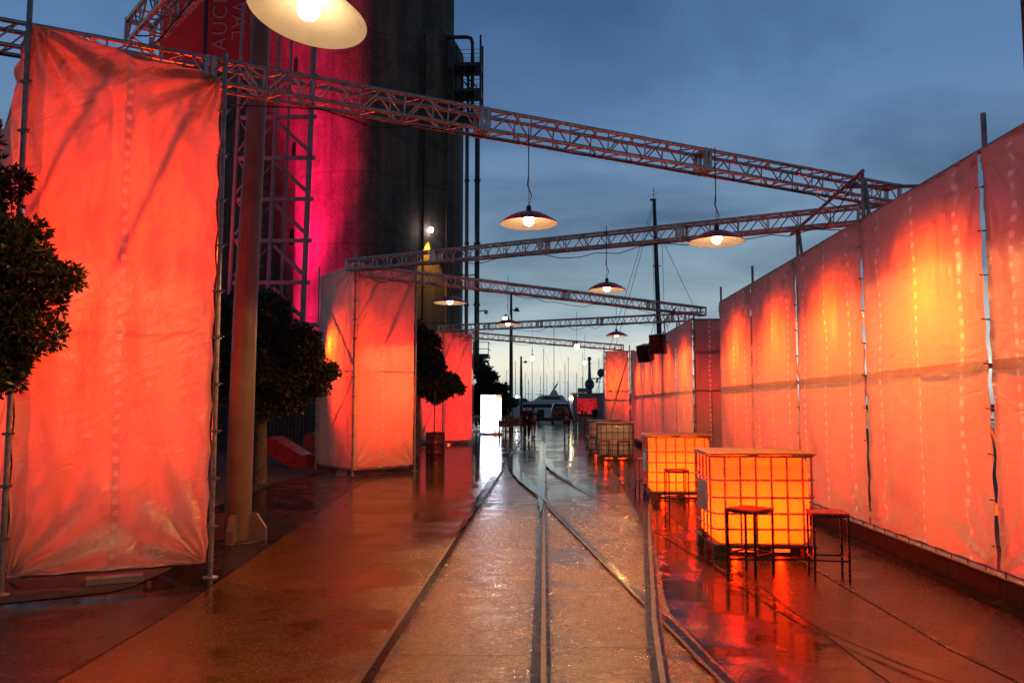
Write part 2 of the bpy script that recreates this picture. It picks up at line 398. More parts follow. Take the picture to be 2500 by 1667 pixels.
# silo concrete: pour lines, vertical stains
def mk_silo():
    m = Mat('stained_silo_concrete', (.2,.17,.16), .8)
    st = m.noise(.9, 6, .65, stretch=(1, 1, .07)); n = m.noise(.35, 6, .6, dist=.8); f = m.noise(6, 5, .6)
    c = m.mix(m.rng(st, .35, .68), (.19,.135,.105), (.05,.031,.022))
    c = m.mix(m.math('MULTIPLY', m.rng(n, .46, .64), .8), c, (.05,.035,.03))
    c = m.mix(m.math('MULTIPLY', m.rng(f, .5, .75), .3), c, (.36,.32,.30))
    sp = m.n.new('ShaderNodeSeparateXYZ'); m.l.new(m.tc.outputs['Object'], sp.inputs[0])
    fz = m.math('ABSOLUTE', m.math('SUBTRACT', m.math('FRACT', m.math('DIVIDE', sp.outputs[2], 5.4)), .5))
    ln = m.rng(fz, 0, .012, 1, 0)
    c = m.mix(m.math('MULTIPLY', ln, .7), c, (.03,.025,.02)); m.base(c)
    m.nrm(m.bump(f, .4, .03)); return m.m
M['silo'] = mk_silo()
def mk_leaf(name, a, b):
    m = Mat(name, a, .38); oi = m.noise(2.3, 3); k = m.noise(17, 2)
    m.base(m.mix(m.rng(m.math('ADD', m.math('MULTIPLY', oi, .6), m.math('MULTIPLY', k, .4)), .35, .65), a, b)); return m.m
M['leaf'] = mk_leaf('pohutukawa_leaf', (.014,.022,.008), (.045,.052,.016))
M['leafdark'] = mk_leaf('dark_leaf', (.012,.018,.008), (.03,.04,.015))

# ------------------------------------------------------------------ ground
g = MB(); g.quad((-400,-60,0),(400,-60,0),(400,94,0),(-400,94,0)); tag(g.build('ground', M['asphalt']), kind='structure')
g = MB(); g.quad((-3000,94,-1.1),(3000,94,-1.1),(3000,4500,-1.1),(-3000,4500,-1.1)); tag(g.build('water', M['water']), kind='structure')
g = MB(); g.box((0,94.15,-.6),(800,.3,1.45)); tag(g.build('quay_edge', M['kerb']), kind='structure')

def strip(name, left, right, z, mat, ragged=0, step=.25, seed=0, kind='structure'):
    """sheet between two polylines given as [(y, x)...]"""
    def at(pl, y):
        for (y0, x0), (y1, x1) in zip(pl, pl[1:]):
            if y0 <= y <= y1: return x0 + (x1-x0)*(y-y0)/(y1-y0)
        return pl[-1][1] if y > pl[-1][0] else pl[0][1]
    y0, y1 = left[0][0], left[-1][0]; ys = []; y = y0
    while y < y1:
        ys.append(y); y += step*(1 if y < 14 else 3)
    ys.append(y1); m = MB(); vs = []
    for y in ys:
        k = ragged*(noise.noise((y*2.1, seed, 3))+.6*noise.noise((y*9, seed, 7))); k2 = ragged*(noise.noise((y*2.1, seed+9, 3))+.6*noise.noise((y*9, seed+5, 7)))
        vs += [(at(left, y)+k, y, z), (at(right, y)+k2, y, z)]
    m.add(vs, [(2*i, 2*i+1, 2*i+3, 2*i+2) for i in range(len(ys)-1)])
    return tag(m.build(name, mat), kind=kind)
EDGE_L = [(-6,-2.7),(4.93,-2.99),(6.41,-3.02),(8.48,-3.2),(12.5,-3.55),(15.6,-3.82),(21.6,-4.02),(44.7,-4.0),(93,-4.3)]
strip('concrete_road', EDGE_L, [(-6,.85),(5.1,1.18),(6.84,1.02),(9.0,1.25),(12.7,1.46),(20,1.75),(30,2.0),(93,3.0)], .004, M['concrete'], .02, seed=1)
strip('asphalt_margin', [(-6,-6.5),(7,-6.0),(10,-5.3),(15,-5.6),(24,-5.2),(44,-5.0),(60,-5)], [(a, b-.03) for a, b in EDGE_L[:-1]]+[(60,-4.1)], .003, M['asphalt'], .01, seed=2)
strip('quay_ground', [(-6,3.98),(60,3.98)], [(-6,80),(60,80)], .006, M['soil'], .0, seed=8)
strip('garden_soil', [(-6,-40),(9.75,-40)], [(-6,-6.3),(6.0,-6.1),(6.75,-4.7),(7.3,-3.85),(8.6,-3.85),(9.75,-4.6)], .010, M['soil'], .04, seed=9)
strip('garden_bed', [(9.8,-30),(30,-30),(52,-30)], [(9.8,-5.4),(14,-5.5),(17,-5.8),(24,-5.3),(52,-5.1)], .012, M['soil'], .10, seed=3)
strip('concrete_slab', [(-6,2.0),(5.1,2.12),(9.5,1.98),(12.2,1.95),(18,1.9),(40,2.2)], [(-6,3.9),(40,3.9)], .0045, M['slabright'], .02, seed=5)
strip('wet_gutter', [(-6,.86),(5.1,1.19),(6.84,1.03),(9.0,1.26),(12.7,1.47),(20,1.76),(30,2.0)], [(-6,1.98),(5.1,2.10),(9.5,1.96),(12.2,1.93),(18,1.88),(30,2.1)], .0035, M['puddle'], .02, seed=6)

def interp(pl, y):
    for (y0, x0), (y1, x1) in zip(pl, pl[1:]):
        if y0 <= y <= y1: return x0 + (x1-x0)*(y-y0)/(y1-y0)
    return pl[-1][1] if y > pl[-1][0] else pl[0][1]
def smoothpl(pl, step=.5):
    # Catmull-Rom through (y, x)
    o = []; P = [pl[0]]+pl+[pl[-1]]
    for i in range(1, len(P)-2):
        p0, p1, p2, p3 = [np.array(p, float) for p in P[i-1:i+3]]; n = max(2, int((p2[0]-p1[0])/step))
        for k in range(n):
            t = k/n; o.append(tuple(.5*((2*p1)+(-p0+p2)*t+(2*p0-5*p1+4*p2-p3)*t*t+(-p0+3*p1-3*p2+p3)*t**3)))
    o.append(pl[-1]); return o
def rail(pl, z, wide=.10, lip=True, side=1, seed=0, gv=.026):
    pl = smoothpl(pl) if len(pl) > 2 else pl
    off = lambda d: [(y, x+d) for y, x in pl]
    strip('groove_edge', off(-wide/2-gv), off(wide/2+gv+.07*(side > 0)), z, M['gravel'], .020, .08, seed)
    strip('rail_groove', off(-wide/2), off(wide/2), z+.004, M['groove'], .007, .10, seed+1)
    if seed != 40: strip('steel_rail', off(side*(wide/2+.004) if side > 0 else -wide/2-.030), off(side*(wide/2+.038) if side > 0 else -wide/2-.004), z+.007, M['rail'], .001, .5, seed+2)
    if side > 0: strip('narrow_groove', off(wide/2+.044), off(wide/2+.066), z+.0065, M['groove'], .006, .10, seed+3)
rail([(-6,-.06),(93,-.02)], .009, .062, seed=10)
rail([(-6,-1.1),(20,-1.08),(93,-1.1)], .009, .062, side=-1, seed=20)
rail([(-6,2.35),(5.09,1.12),(7.05,.88),(8.63,.69),(14.37,-.01),(17,-.33),(20,-.66),(24,-.93),(30,-1.05)], .019, .060, side=-1, seed=30)
rail([(4,3.0),(6,2.12),(9.28,1.73),(12.24,1.38),(16.65,.73),(21.03,.24),(26.24,.04),(32,.0)], .029, .020, side=-1, seed=40, gv=.004)
rail([(-6,-.4),(5.07,.68),(7,.89),(12.73,1.61),(18,2.4)], .039, .045, side=1, seed=50, gv=.010)
def pool(pl, w0, w1, sd, z=.048):
    pl = smoothpl(pl) if len(pl) > 2 else pl; y0, y1 = pl[0][0], pl[-1][0]
    wd = lambda y: (w0+(w1-w0)*(y-y0)/(y1-y0))*min(1, ((y-y0)/3.5)**.8+.02, (y1-y)/3+.02)
    d = [(y0+(y1-y0)*k/60) for k in range(61)]
    strip('puddle', [(y, interp(pl, y)-wd(y)) for y in d], [(y, interp(pl, y)+wd(y)) for y in d], z, M['pool'], .035, .10, sd)
pool([(12.2,-.05),(37,-.04)], .07, .15, 71); pool([(13.6,.08),(14.37,-.01),(17,-.33),(20,-.66),(24,-.93),(28,-1.03)], .09, .20, 72, .052); pool([(15.5,.90),(16.65,.73),(21.03,.24),(26.24,.04)], .05, .14, 73, .056)
pool([(10,-1.12),(24,-1.16)], .05, .10, 74)
# worn lines across the right-hand slab
strip('steel_rail', [(-6,2.80),(5.2,2.90),(5.8,2.82),(8.3,2.80),(12,2.78)], [(-6,2.85),(5.2,2.95),(5.8,2.87),(8.3,2.85),(12,2.83)], .010, M['gravel'], .006, .1, 61)
# joints in the concrete
for yj, x0, x1 in ((5.55,-1.0,-.15),(5.75,.1,.75),(8.9,-2.9,-1.2),(13.2,-.95,-.1),(17.5,-3.4,-1.2)):
    mm = MB(); k = 14; vs = []
    for i in range(k+1):
        x = x0+(x1-x0)*i/k; y = yj+.02*noise.noise((x*3, yj, 1)); vs += [(x, y-.004, .0085), (x, y+.004, .0085)]
    mm.add(vs, [(2*i, 2*i+1, 2*i+3, 2*i+2) for i in range(k)]); tag(mm.build('concrete_joint', M['soil']), kind='structure')

b = MB()
for i in range(700):
    y = 3.2+18*random.random()**1.5; x = random.uniform(-4.6,3.7); a = random.uniform(0,6.28); q = random.uniform(.004,.013); z_ = .046 if x > -1.3 and x < 1.9 else .014
    b.add([(x+q*math.cos(a),y+q*math.sin(a),z_),(x+.5*q*math.cos(a+1.6),y+.5*q*math.sin(a+1.6),z_+.003),(x-q*math.cos(a),y-q*math.sin(a),z_),(x-.5*q*math.cos(a+1.6),y-.5*q*math.sin(a+1.6),z_+.004)],[(0,1,2,3)])
tag(b.build('leaf_litter', simple('wet_leaf_bits', (.12,.07,.03), .3, 0, .5, 30, 0)), 'tiny wet leaf bits and grit scattered over the lane', 'litter', kind='stuff')
# ------------------------------------------------------------------ fabric panels
def fabric(A, B, z0, z1a, z1b, parent, mat, nu=50, nv=90, amp=.02, seed=0, scallop=(.035,.42), folds=.03, name='fabric_panel', z0b=None, sag=.0, vfold=0):
    """A, B: ground points (x, y); the sheet hangs between them"""
    A = Vector((*A, 0)); B = Vector((*B, 0)); d = (B-A); W = d.length; d.normalize(); n = Vector((d.y, -d.x, 0))
    inv = inv_of(parent); vs = []; uvs = []; z0b = z0 if z0b is None else z0b
    for j in range(nv+1):
        v = j/nv
        for i in range(nu+1):
            u = i/nu; zt = z1a+(z1b-z1a)*u - sag*math.sin(math.pi*u); zb = z0+(z0b-z0)*u; z = zb+(zt-zb)*v; Hh = zt-zb
            x = u*W; ex = scallop[0]*abs(math.sin(math.pi*(z)/scallop[1])); e2 = scallop[0]*abs(math.sin(math.pi*(z+.1)/scallop[1]))
            xx = x + ex*max(0, 1-x/.25) - e2*max(0, 1-(W-x)/.25)
            zz = z + .012*abs(math.sin(math.pi*x/.4))*max(0, 1-(z-zb)/.15) - .012*abs(math.sin(math.pi*x/.4))*max(0, 1-(zt-z)/.15)
            o = amp*(noise.noise((x*1.6+seed, z*.8, seed))*1.2 + .6*noise.noise((x*5+seed, z*1.3, seed+4)))
            for (cx, cz, k) in ((0, zb, 13), (W, zb, 11), (0, zt, 12), (W, zt, 14)):
                rr = math.hypot(x-cx, z-cz); th = math.atan2(abs(z-cz), abs(x-cx)+1e-4)
                o += folds*math.exp(-rr/.75)*min(1, rr/.12)*math.sin(k*th+seed+cx)
            if vfold: o += vfold*math.sin(x*9+3*noise.noise((x*2,z*.35,seed)))*(.4+noise.noise((x*.9,z*.5,seed+8))) + .5*vfold*noise.noise((x*14,z*.7,seed))
            edge = min(x, W-x); o += .012*math.exp(-edge/.10)*math.sin(z*15+seed)
            w = min(1, edge/.03, (z-zb)/.02+.15, (zt-z)/.02+.15)
            p = A + d*xx + n*o*w; vs.append(inv @ Vector((p.x, p.y, zz))); uvs.append((x, z))
    fs = [(j*(nu+1)+i, j*(nu+1)+i+1, (j+1)*(nu+1)+i+1, (j+1)*(nu+1)+i) for j in range(nv) for i in range(nu)]
    me = bpy.data.meshes.new(name); me.from_pydata([tuple(v) for v in vs], [], fs)
    me.polygons.foreach_set('use_smooth', [True]*len(fs)); ul = me.uv_layers.new(name='UVMap')
    for lp in me.loops: ul.data[lp.index].uv = uvs[lp.vertex_index]
    me.materials.append(mat); o = bpy.data.objects.new(name, me); col.objects.link(o); o.parent = parent; return o

def flood(loc, target, power, colr, label, size=110, blend=.5, group=None, name='flood_light', face='redled', housing=True, rad=.06):
    t = thing(name, label, 'flood light', loc, 0, group)
    d = (Vector(target)-Vector(loc)).normalized(); q = d.to_track_quat('-Z', 'Y')
    if housing:
        b = MB(); vs = []
        b.box((0,0,.09),(.30,.20,.07), M=None); b.tube((-.17,0,.08),(-.17,0,.26),.010,6); b.tube((.17,0,.08),(.17,0,.26),.010,6); b.tube((-.17,0,.26),(.17,0,.26),.010,6)
        b.v = [tuple(q @ Vector(v)) for v in b.v]; b.build('housing', M['blackmetal'], t)
        f = MB(); f.box((0,0,.052),(.26,.16,.006)); f.v = [tuple(q @ Vector(v)) for v in f.v]; f.build('lens', M[face], t)
    ld = bpy.data.lights.new('flood_beam', 'SPOT'); ld.energy = power; ld.color = colr; ld.spot_size = R(size); ld.spot_blend = blend; ld.shadow_soft_size = rad
    lo = bpy.data.objects.new('flood_beam', ld); col.objects.link(lo); lo.parent = t; lo.rotation_mode = 'QUATERNION'; lo.rotation_quaternion = q
    return t

RED = (1, .055, .002); REDY = (1, .075, .002); REDD = (1, .032, .015)
SX = 3.95
def bay(y0, y1, label, seed, zt=4.0, post_top=4.1, mat='fabric', first=False):
    t = thing('fabric_screen', label, 'fabric screen', (SX, (y0+y1)/2, 0), 0, 'fabric screens along the right side of the lane')
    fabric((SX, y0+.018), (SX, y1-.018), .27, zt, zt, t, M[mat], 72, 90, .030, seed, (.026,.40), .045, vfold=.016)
    b = MB(); b.tube((SX+.05, y0, 0), (SX+.05, y0, post_top), .024, 10); b.lathe([(.001,0),(.07,0),(.07,.012),(.001,.012)], 12, (SX+.05, y0, 0)); b.build('post', M['galv'], t, True)
    b = MB(); b.tube((SX-.01, y0, .23), (SX-.01, y1, .23), .026, 10); b.build('bottom_rail', M['galv'], t, True)
    b = MB(); b.tube((SX+.03, y0, zt+.0), (SX+.03, y1, zt+.0), .024, 10); b.build('top_rail', M['galv'], t, True)
    b = MB(); b.tube((SX+.055, y0, 2.05), (SX+.055, y1, 2.05), .022, 8); b.build('ledger', M['galv'], t, True)
    b = MB(); b.tube((SX+.5, y0+.1, .3), (SX+.5, y1-.1, 3.7), .024, 8); b.build('diagonal_brace', M['galv'], t, True)
    b = MB(); b.box((SX+.08, (y0+y1)/2, .105), (.16, y1-y0-.01, .21)); b.box((SX-.12, (y0+y1)/2, .02), (.10, y1-y0-.01, .04)); b.build('base_beam', M['beam'], t, True)
    z = .45
    while z < 3.95:
        b = MB(); b.path([(SX-.02, y0-.05, z), (SX+.078, y0-.01, z+.01), (SX+.078, y0+.01, z+.01), (SX-.02, y0+.06, z+.02)], .006, 5)
        b.build('tie', M['rubber'], t, True); z += .40
    k = y0+.15
    while k < y1-.05: MB().tube((SX-.035, k, .285), (SX-.03, k, .225), .006, 5).build('tie', M['rubber'], t, True); k += .3
    return t
ys = [(1.8,4.5),(4.5,7.21),(7.21,9.94),(9.94,12.53),(12.53,15.23),(15.23,17.95)]
lb = ['pale scrim screen beside the camera, only its far edge in view', 'glossy creased pink scrim screen nearest the camera at the right edge of the photo',
      'large scrim screen with the widest yellow glow, second from the right edge', 'scrim screen with a narrow yellow glow, directly below the raised scaffold posts',
      'scrim screen behind the near glowing tote, between two laced posts', 'scrim screen at the end of the near run, beside the dull red doorway recess']
for i, ((a, b_), l_) in enumerate(zip(ys, lb)):
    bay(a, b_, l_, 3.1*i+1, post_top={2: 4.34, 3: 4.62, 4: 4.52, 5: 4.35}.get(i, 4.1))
e = thing('scaffold_post', 'end post of the near screen run, rising above the fabric by the recess', 'scaffold post', (SX+.05, 17.95, 0))
MB().tube((0,0,0),(0,0,4.35),.024,10).build('tube', M['galv'], e); MB().lathe([(.001,0),(.07,0),(.07,.012),(.001,.012)],12).build('base_plate', M['galv'], e)
far = [21.2,23.9,26.6,29.3,32.0,34.9]
fl = ['first scrim screen beyond the doorway recess, with a creased glossy top', 'scrim screen behind the two black loudspeakers, second beyond the recess', 'scrim screen with a thin pale glow, third beyond the recess',
      'scrim screen fourth beyond the recess, above the unlit totes', 'farthest scrim screen of the right-hand run, next to the far return panel']
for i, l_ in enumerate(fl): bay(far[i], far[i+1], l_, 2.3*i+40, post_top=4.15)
# doorway recess
t = thing('recess_screen', 'dull red scrim panel closing the doorway recess between the two runs', 'fabric screen', (4.4, 21.3, 0))
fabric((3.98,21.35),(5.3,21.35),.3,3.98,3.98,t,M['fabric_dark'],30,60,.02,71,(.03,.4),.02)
b = MB(); b.tube((4.0,21.3,2.08),(5.3,21.3,2.08),.02,8); b.tube((4.45,21.3,.1),(4.45,21.3,2.08),.016,8); b.tube((4.85,21.3,.1),(4.85,21.3,2.5),.018,8); b.build('door_frame', M['galv'], t, True)
b = MB(); b.tube((4.0,21.34,3.98),(5.3,21.34,3.98),.022,8); b.build('top_rail', M['galv'], t, True)
t = thing('recess_screen', 'scrim panel forming the back wall of the doorway recess', 'fabric screen', (5.3, 19.6, 0))
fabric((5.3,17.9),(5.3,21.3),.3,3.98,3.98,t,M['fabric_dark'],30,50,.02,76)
# far return panel on the right
t = thing('fabric_tower', 'far orange scrim tower on the right side, beside the unlit totes', 'fabric tower', (3.3, 35.6, 0), 0, 'scrim towers carrying the trusses')
fabric((2.76,35.9),(3.80,35.4),.25,4.12,4.12,t,M['fabric_tower'],30,70,.02,81)
fabric((3.86,35.4),(4.0,34.95),.25,4.12,4.12,t,M['fabric_tower'],10,50,.01,85)
for (x, y) in ((2.74,35.95),(3.83,35.42),(3.3,36.9)): MB().tube((x,y,0),(x,y,4.35),.024,8).build('post', M['galv'], t, True)
for z in (.3,2.35,2.0,4.1): MB().tube((2.76,36.02,z),(3.83,35.5,z),.024,8).build('ledger', M['galv'], t, True)
MB().tube((2.80,36.1,.5),(3.7,35.6,3.6),.024,8).build('brace', M['galv'], t, True)
flood((3.45,36.6,2.75),(3.2,35.5,2.6),420,REDY,'flood lamp inside the far right scrim tower',168,1.0,'flood lamps behind the screens')
flood((3.9,35.7,1.6),(3.9,35.2,1.5),16,REDD,'small flood lamp at the far end of the right-hand screens',140,.6,'flood lamps behind the screens')

# flood lamps behind the right-hand screens
nm = ['second from the right edge', 'below the raised posts', 'behind the near tote', 'before the recess']
flood((SX+1.1,5.5,3.3),(SX,5.3,1.9),800,REDY,'flood lamp behind the screen nearest the camera',140,1.0,'flood lamps behind the screens')
for (a, p, l_) in ((8.3,1050,nm[0]),(11.1,700,nm[1]),(13.7,700,nm[2]),(16.4,760,nm[3])):
    flood((SX+.85,a,3.0),(SX,a,2.35),p*.85,REDY,'flood lamp behind the scrim screen '+l_,168,1.0,'flood lamps behind the screens')
    flood((SX+2.2,a+.2,.3),(SX,a,1.2),130,REDD,'low flood lamp on the ground behind the scrim screen '+l_,130,.8,'low flood lamps behind the screens')
flood((SX+2.0,5.6,.3),(SX,5.4,1.2),90,REDD,'low flood lamp on the ground behind the nearest screen',130,.8,'low flood lamps behind the screens')
for i, a in enumerate((22.6,25.3,28.0,30.6,33.4)):
    flood((SX+.85,a,3.0),(SX,a,2.35),430 if i != 1 else 330,REDY,'flood lamp behind '+fl[i].split(',')[0],168,1.0,'flood lamps behind the screens')
    if i % 2 == 0: flood((SX+2.2,a+1,.3),(SX,a+1,1.2),130,REDD,'low flood lamp on the ground behind '+fl[i].split(',')[0],140,.8,'low flood lamps behind the screens')
flood((4.75,22.3,2.0),(4.7,21.3,2.2),130,REDD,'dim flood lamp behind the doorway recess',140,.8,'low flood lamps behind the screens')

# raised scaffold frame over the right-hand screens that carries the trusses
def frame(y0, y1, label):
    t = thing('raised_scaffold', label, 'scaffold', (SX+.2, (y0+y1)/2, 0), 0, 'raised scaffold frames that carry the truss ends')
    MB().tube((SX+.0,y0-.15,4.58),(SX+.0,y1+.15,4.40),.024,8).build('ledger', M['galv'], t, True)
    MB().tube((SX+.08,y0,4.5),(SX+.55,y0+.2,0),.024,8).build('raker', M['galv'], t, True)
    MB().tube((SX+.08,y1,4.42),(SX+.55,y1+.2,0),.024,8).build('raker', M['galv'], t, True)
    MB().tube((SX-.05,y0+.3,4.50),(SX+.9,y0+.3,4.50),.024,8).build('transom', M['galv'], t, True)
    b = MB(); b.path([(SX+.02,y0+.1,4.55),(SX-.03,y0+.6,4.3),(SX-.02,y0+1.2,4.15),(SX,y0+1.9,4.35)],.008,5); b.build('cable', M['rubber'], t, True)
frame(9.94, 12.53, 'raised scaffold tubes above the near screens under the meeting ends of two trusses')
frame(23.9, 26.6, 'raised scaffold tubes above the far screens beside the loudspeakers')

# ------------------------------------------------------------------ trusses
def truss(A, B, label, s=.29, joints=3.0, spare=0):
    A = Vector(A); B = Vector(B); Ln = (B-A).length
    t = bpy.data.objects.new('roof_truss', None); col.objects.link(t); t.location = A
    tag(t, label, 'truss', 'box trusses zigzagging over the lane')
    t.rotation_euler = (B-A).to_track_quat('X', 'Z').to_euler(); h = s/2-.024
    ch = MB().tube((0,0,0),(Ln,0,0),.024,10).build('chord', M['alu'], t)
    for k, (a, c) in enumerate(((-h,-h),(h,-h),(-h,h),(h,h))):
        o = ch if k == 0 else ch.copy()
        if k: col.objects.link(o)
        o.location = (0, a, c)
    # lacing of the four sides: diagonals and posts
    n = max(2, int(round(Ln/.5))); st = Ln/n
    for k in range(4):
        b = MB(); ph = .0 if k < 2 else .5
        for i in range(n):
            x0 = i*st; xm = x0+st*.5; x1 = x0+st
            b.tube((x0+.03,0,-h),(xm-.02,0,h),.0095,6,caps=False); b.tube((xm+.02,0,h),(x1-.03,0,-h),.0095,6,caps=False)
            b.tube((x1-(.25*st if k % 2 else 0),0,-h),(x1-(.25*st if k % 2 else 0),0,h),.0095,6,caps=False)
        o = b.build('lacing', M['alu'], t)
        o.location = [(0,-h,0),(0,h,0),(0,0,-h),(0,0,h)][k]
        o.rotation_euler = (0,0,0) if k < 2 else (R(90),0,0)
    def fr(x, nm):
        b = MB()
        for a in (-h, h): b.box((x,a,0),(.04,.046,s)); b.box((x,0,a),(.04,s-.05,.05))
        return b.build(nm, M['alu'], t)
    fr(.02,'end_frame'); fr(Ln-.02,'end_frame')
    x = joints
    while x < Ln-.6: fr(x-.035,'joint_plate'); fr(x+.035,'joint_plate'); x += joints
    g_ = random.Random(int(Ln*100)); pts = []; x = .3
    while x < Ln-.3: pts.append((x, h*.6+g_.uniform(-.03,.03), -h-.02-g_.choice((0,.01,.02,.07,.12)))); x += g_.uniform(.25,.55)
    MB().path(pts, .008, 5).build('power_cable', M['rubber'], t)
    return t
T1a, T1b = Vector((-6.3,6.95,5.36)), Vector((5.0,11.35,4.66))
T2a, T2b = Vector((-4.75,19.2,5.12)), Vector((5.3,11.6,4.52))
T3a, T3b = Vector((-4.5,19.25,5.0)), Vector((5.0,24.9,4.60))
T4a, T4b = Vector((-4.5,34.7,5.05)), Vector((4.7,26.0,4.55))
T5a, T5b = Vector((-4.2,34.9,4.86)), Vector((3.75,37.7,4.40))
T0a, T0b = Vector((-4.22,7.90,5.55)), Vector((3.8,-.95,5.1))
truss(T1a,T1b,'long nearest truss crossing the whole photo above the lane')
truss(T2a,T2b,'second truss from the right screens back to the middle left tower')
truss(T3a,T3b,'third truss from the middle left tower to the far right screens')
truss(T4a,T4b,'fourth truss rising from the loudspeaker side to the far left tower')
truss(T5a,T5b,'farthest and smallest truss, ending over the far right scrim tower')
truss(T0a,T0b,'truss end overhead at the top left, resting on the nearest truss')

# ------------------------------------------------------------------ pendant lamps
PEND = 330
def pendant(c, top, label, tilt=(0,0), pw=1):
    t = thing('pendant_lamp', label, 'pendant lamp', c, 0, 'red dome pendant lamps hanging from the trusses')
    t.rotation_euler = (tilt[0], tilt[1], 0)
    prof = [(.001,.128),(.03,.127),(.09,.117),(.15,.097),(.21,.067),(.265,.034),(.300,.008),(.312,-.004)]
    b = MB(); b.lathe(prof+[(.308,-.009),(.300,.001)], 48); b.build('shade', M['redenamel'], t)
    b = MB(); b.lathe([(.0010,.122),(.09,.111),(.15,.091),(.21,.061),(.264,.028),(.298,.001),(.308,-.0095)], 48); b.build('shade_lining', M['whiteenamel'], t)
    b = MB(); b.lathe([(.001,.19),(.022,.19),(.028,.17),(.028,.135)], 16); b.lathe([(.001,.135),(.024,.132),(.024,.085)], 16); b.build('lamp_holder', M['darksteel'], t)
    b = MB(); b.sphere((0,0,.026),.058,20,12); b.build('bulb', M['bulb'], t)
    ld = bpy.data.lights.new('lamp_beam','SPOT'); ld.energy = PEND*pw; ld.color = (1,.42,.105); ld.spot_size = R(168); ld.spot_blend = .12; ld.shadow_soft_size = .055
    lo = bpy.data.objects.new('lamp_beam', ld); col.objects.link(lo); lo.parent = t; lo.location = (0,0,-.035)
    inv = inv_of(t); p = [Vector((c[0],c[1],c[2]+.19)), Vector((c[0]+.03,c[1],c[2]+.30)), Vector((c[0]-.015,c[1],c[2]+.42)), Vector((c[0],c[1],c[2]+.55)), Vector((c[0],c[1],top))]
    b = MB(); b.path([inv @ q for q in p], .006, 6); b.build('cord', M['rubber'], t)
    b = MB(); b.path([inv @ Vector((c[0],c[1],c[2]+.17)), inv @ Vector((c[0],c[1],c[2]+.6))], .004, 5); b.build('chain', M['galv'], t)
    return t
pendant((-1.21,3.92,3.71),5.30,'large near lamp at the top of the photo, seen from below',(R(-6),R(9)))
pendant((-.15,8.44,3.65),4.70,'lamp hanging alone from the middle of the nearest truss')
pendant((1.96,8.95,3.54),4.62,'lamp farthest right, hanging in front of the second truss')
pendant((1.04,12.91,3.57),4.62,'lamp under the second truss, above the third truss joint')
pendant((-1.76,14.9,3.63),4.92,'lamp farthest left, in front of the silo and its pipes')
pendant((-.87,19.6,3.69),4.92,'small lamp crossing the fourth truss, beside the tall lamp post')
pendant((2.02,21.95,3.60),4.66,'small lamp above the loudspeakers, left of the yacht mast')
def globe(c, top, label):
    t = thing('globe_lamp', label, 'globe lamp', c, 0, 'bare globe lamps over the far lane')
    MB().sphere((0,0,0),.085,20,12).build('globe', M['globe'], t)
    MB().tube((0,0,.095),(0,0,.16),.03,8).build('lamp_holder', M['darksteel'], t)
    MB().tube((0,0,.16),(0,0,top-c[2]),.006,5).build('cord', M['rubber'], t)
globe((-.42,30.8,3.50),4.85,'bare globe lamp left of centre, low over the far end of the lane')
globe((1.10,26.0,3.60),4.75,'bare globe lamp touching the farthest truss')
globe((1.77,34.0,3.50),4.7,'lowest bare globe lamp, nearest to the superyacht mast')

# ------------------------------------------------------------------ scrim towers on the left
def tower(C, Rr, Lr, zc, zr, zl, label, seed, z0=.16, ptop=.25, nuv=(60,110), folds=.04, braces=True, amp=.03):
    C, Rr, Lr = Vector((*C,0)), Vector((*Rr,0)), Vector((*Lr,0)); Bk = Rr+Lr-C
    t = thing('fabric_tower', label, 'fabric tower', tuple(C), 0, 'scrim towers carrying the trusses')
    ins = lambda p, k=.05: p + (((C+Bk)/2)-p).normalized()*k
    fabric(C[:2], Rr[:2], z0, zc, zr, t, M['fabric_tower'], *nuv, amp, seed, (.02,.45), folds)
    fabric(Lr[:2], C[:2], z0, zl, zc, t, M['fabric_tower'], *nuv, amp*1.3, seed+5, (.03,.45), folds)
    for p, z in ((C,zc),(Rr,zr),(Lr,zl),(Bk,zl)):
        q = p + (p-(C+Bk)/2).normalized()*.035 if p != Bk else p
        b = MB(); b.tube((q.x,q.y,0),(q.x,q.y,z+ptop),.025,10)
        b.lathe([(.001,.0),(.075,.0),(.075,.012),(.02,.014),(.02,.10)],14,(q.x,q.y,0)); b.build('post', M['galv'], t, True)
        zz = .5
        while zz < z-.2 and p != Bk:
            b = MB(); b.tube((q.x-.05,q.y-.02,zz),(q.x+.075,q.y-.025,zz+.006),.009,6); b.box((q.x,q.y,zz),(.064,.064,.03)); b.v = b.v[:] ; b.build('clamp', M['galv'], t, True); zz += .47
    for z in (.12, 2.5, zc-.12):
        for a, c in ((C,Rr),(Lr,C),(Rr,Bk),(Bk,Lr)):
            a2, c2 = ins(a,.22 if C.y < 10 else .12), ins(c,.22 if C.y < 10 else .12); MB().tube((a2.x,a2.y,z),(c2.x,c2.y,z),.022,8).build('ledger', M['galv'], t, True)
    if braces:
        for a, c, za, zb, k0, k1 in ((C,Rr,3.5,5.1,.0,.55),(C,Rr,3.1,4.9,.5,1.0),(Lr,C,.4,2.4,0,1),(C,Lr,2.6,4.6,0,1)):
            g0, g1 = a.lerp(c,k0), a.lerp(c,k1); a2, c2 = ins(g0,.33 if C.y < 10 else .12), ins(g1,.33 if C.y < 10 else .12); MB().tube((a2.x,a2.y,za),(c2.x,c2.y,zb),.024,8).build('brace', M['galv'], t, True)
    for a in (C,Rr,Lr):
        pass
    return t
tower((-4.86,7.14),(-3.33,7.92),(-6.25,8.75),5.33,5.10,4.75,'huge near scrim tower filling the left of the photo',11,nuv=(110,220),z0=.14,folds=.085,amp=.05)
tower((-4.62,19.30),(-3.36,20.62),(-6.0,21.06),5.22,5.14,5.16,'middle scrim tower standing in front of the pink lit silo',23,nuv=(60,110))
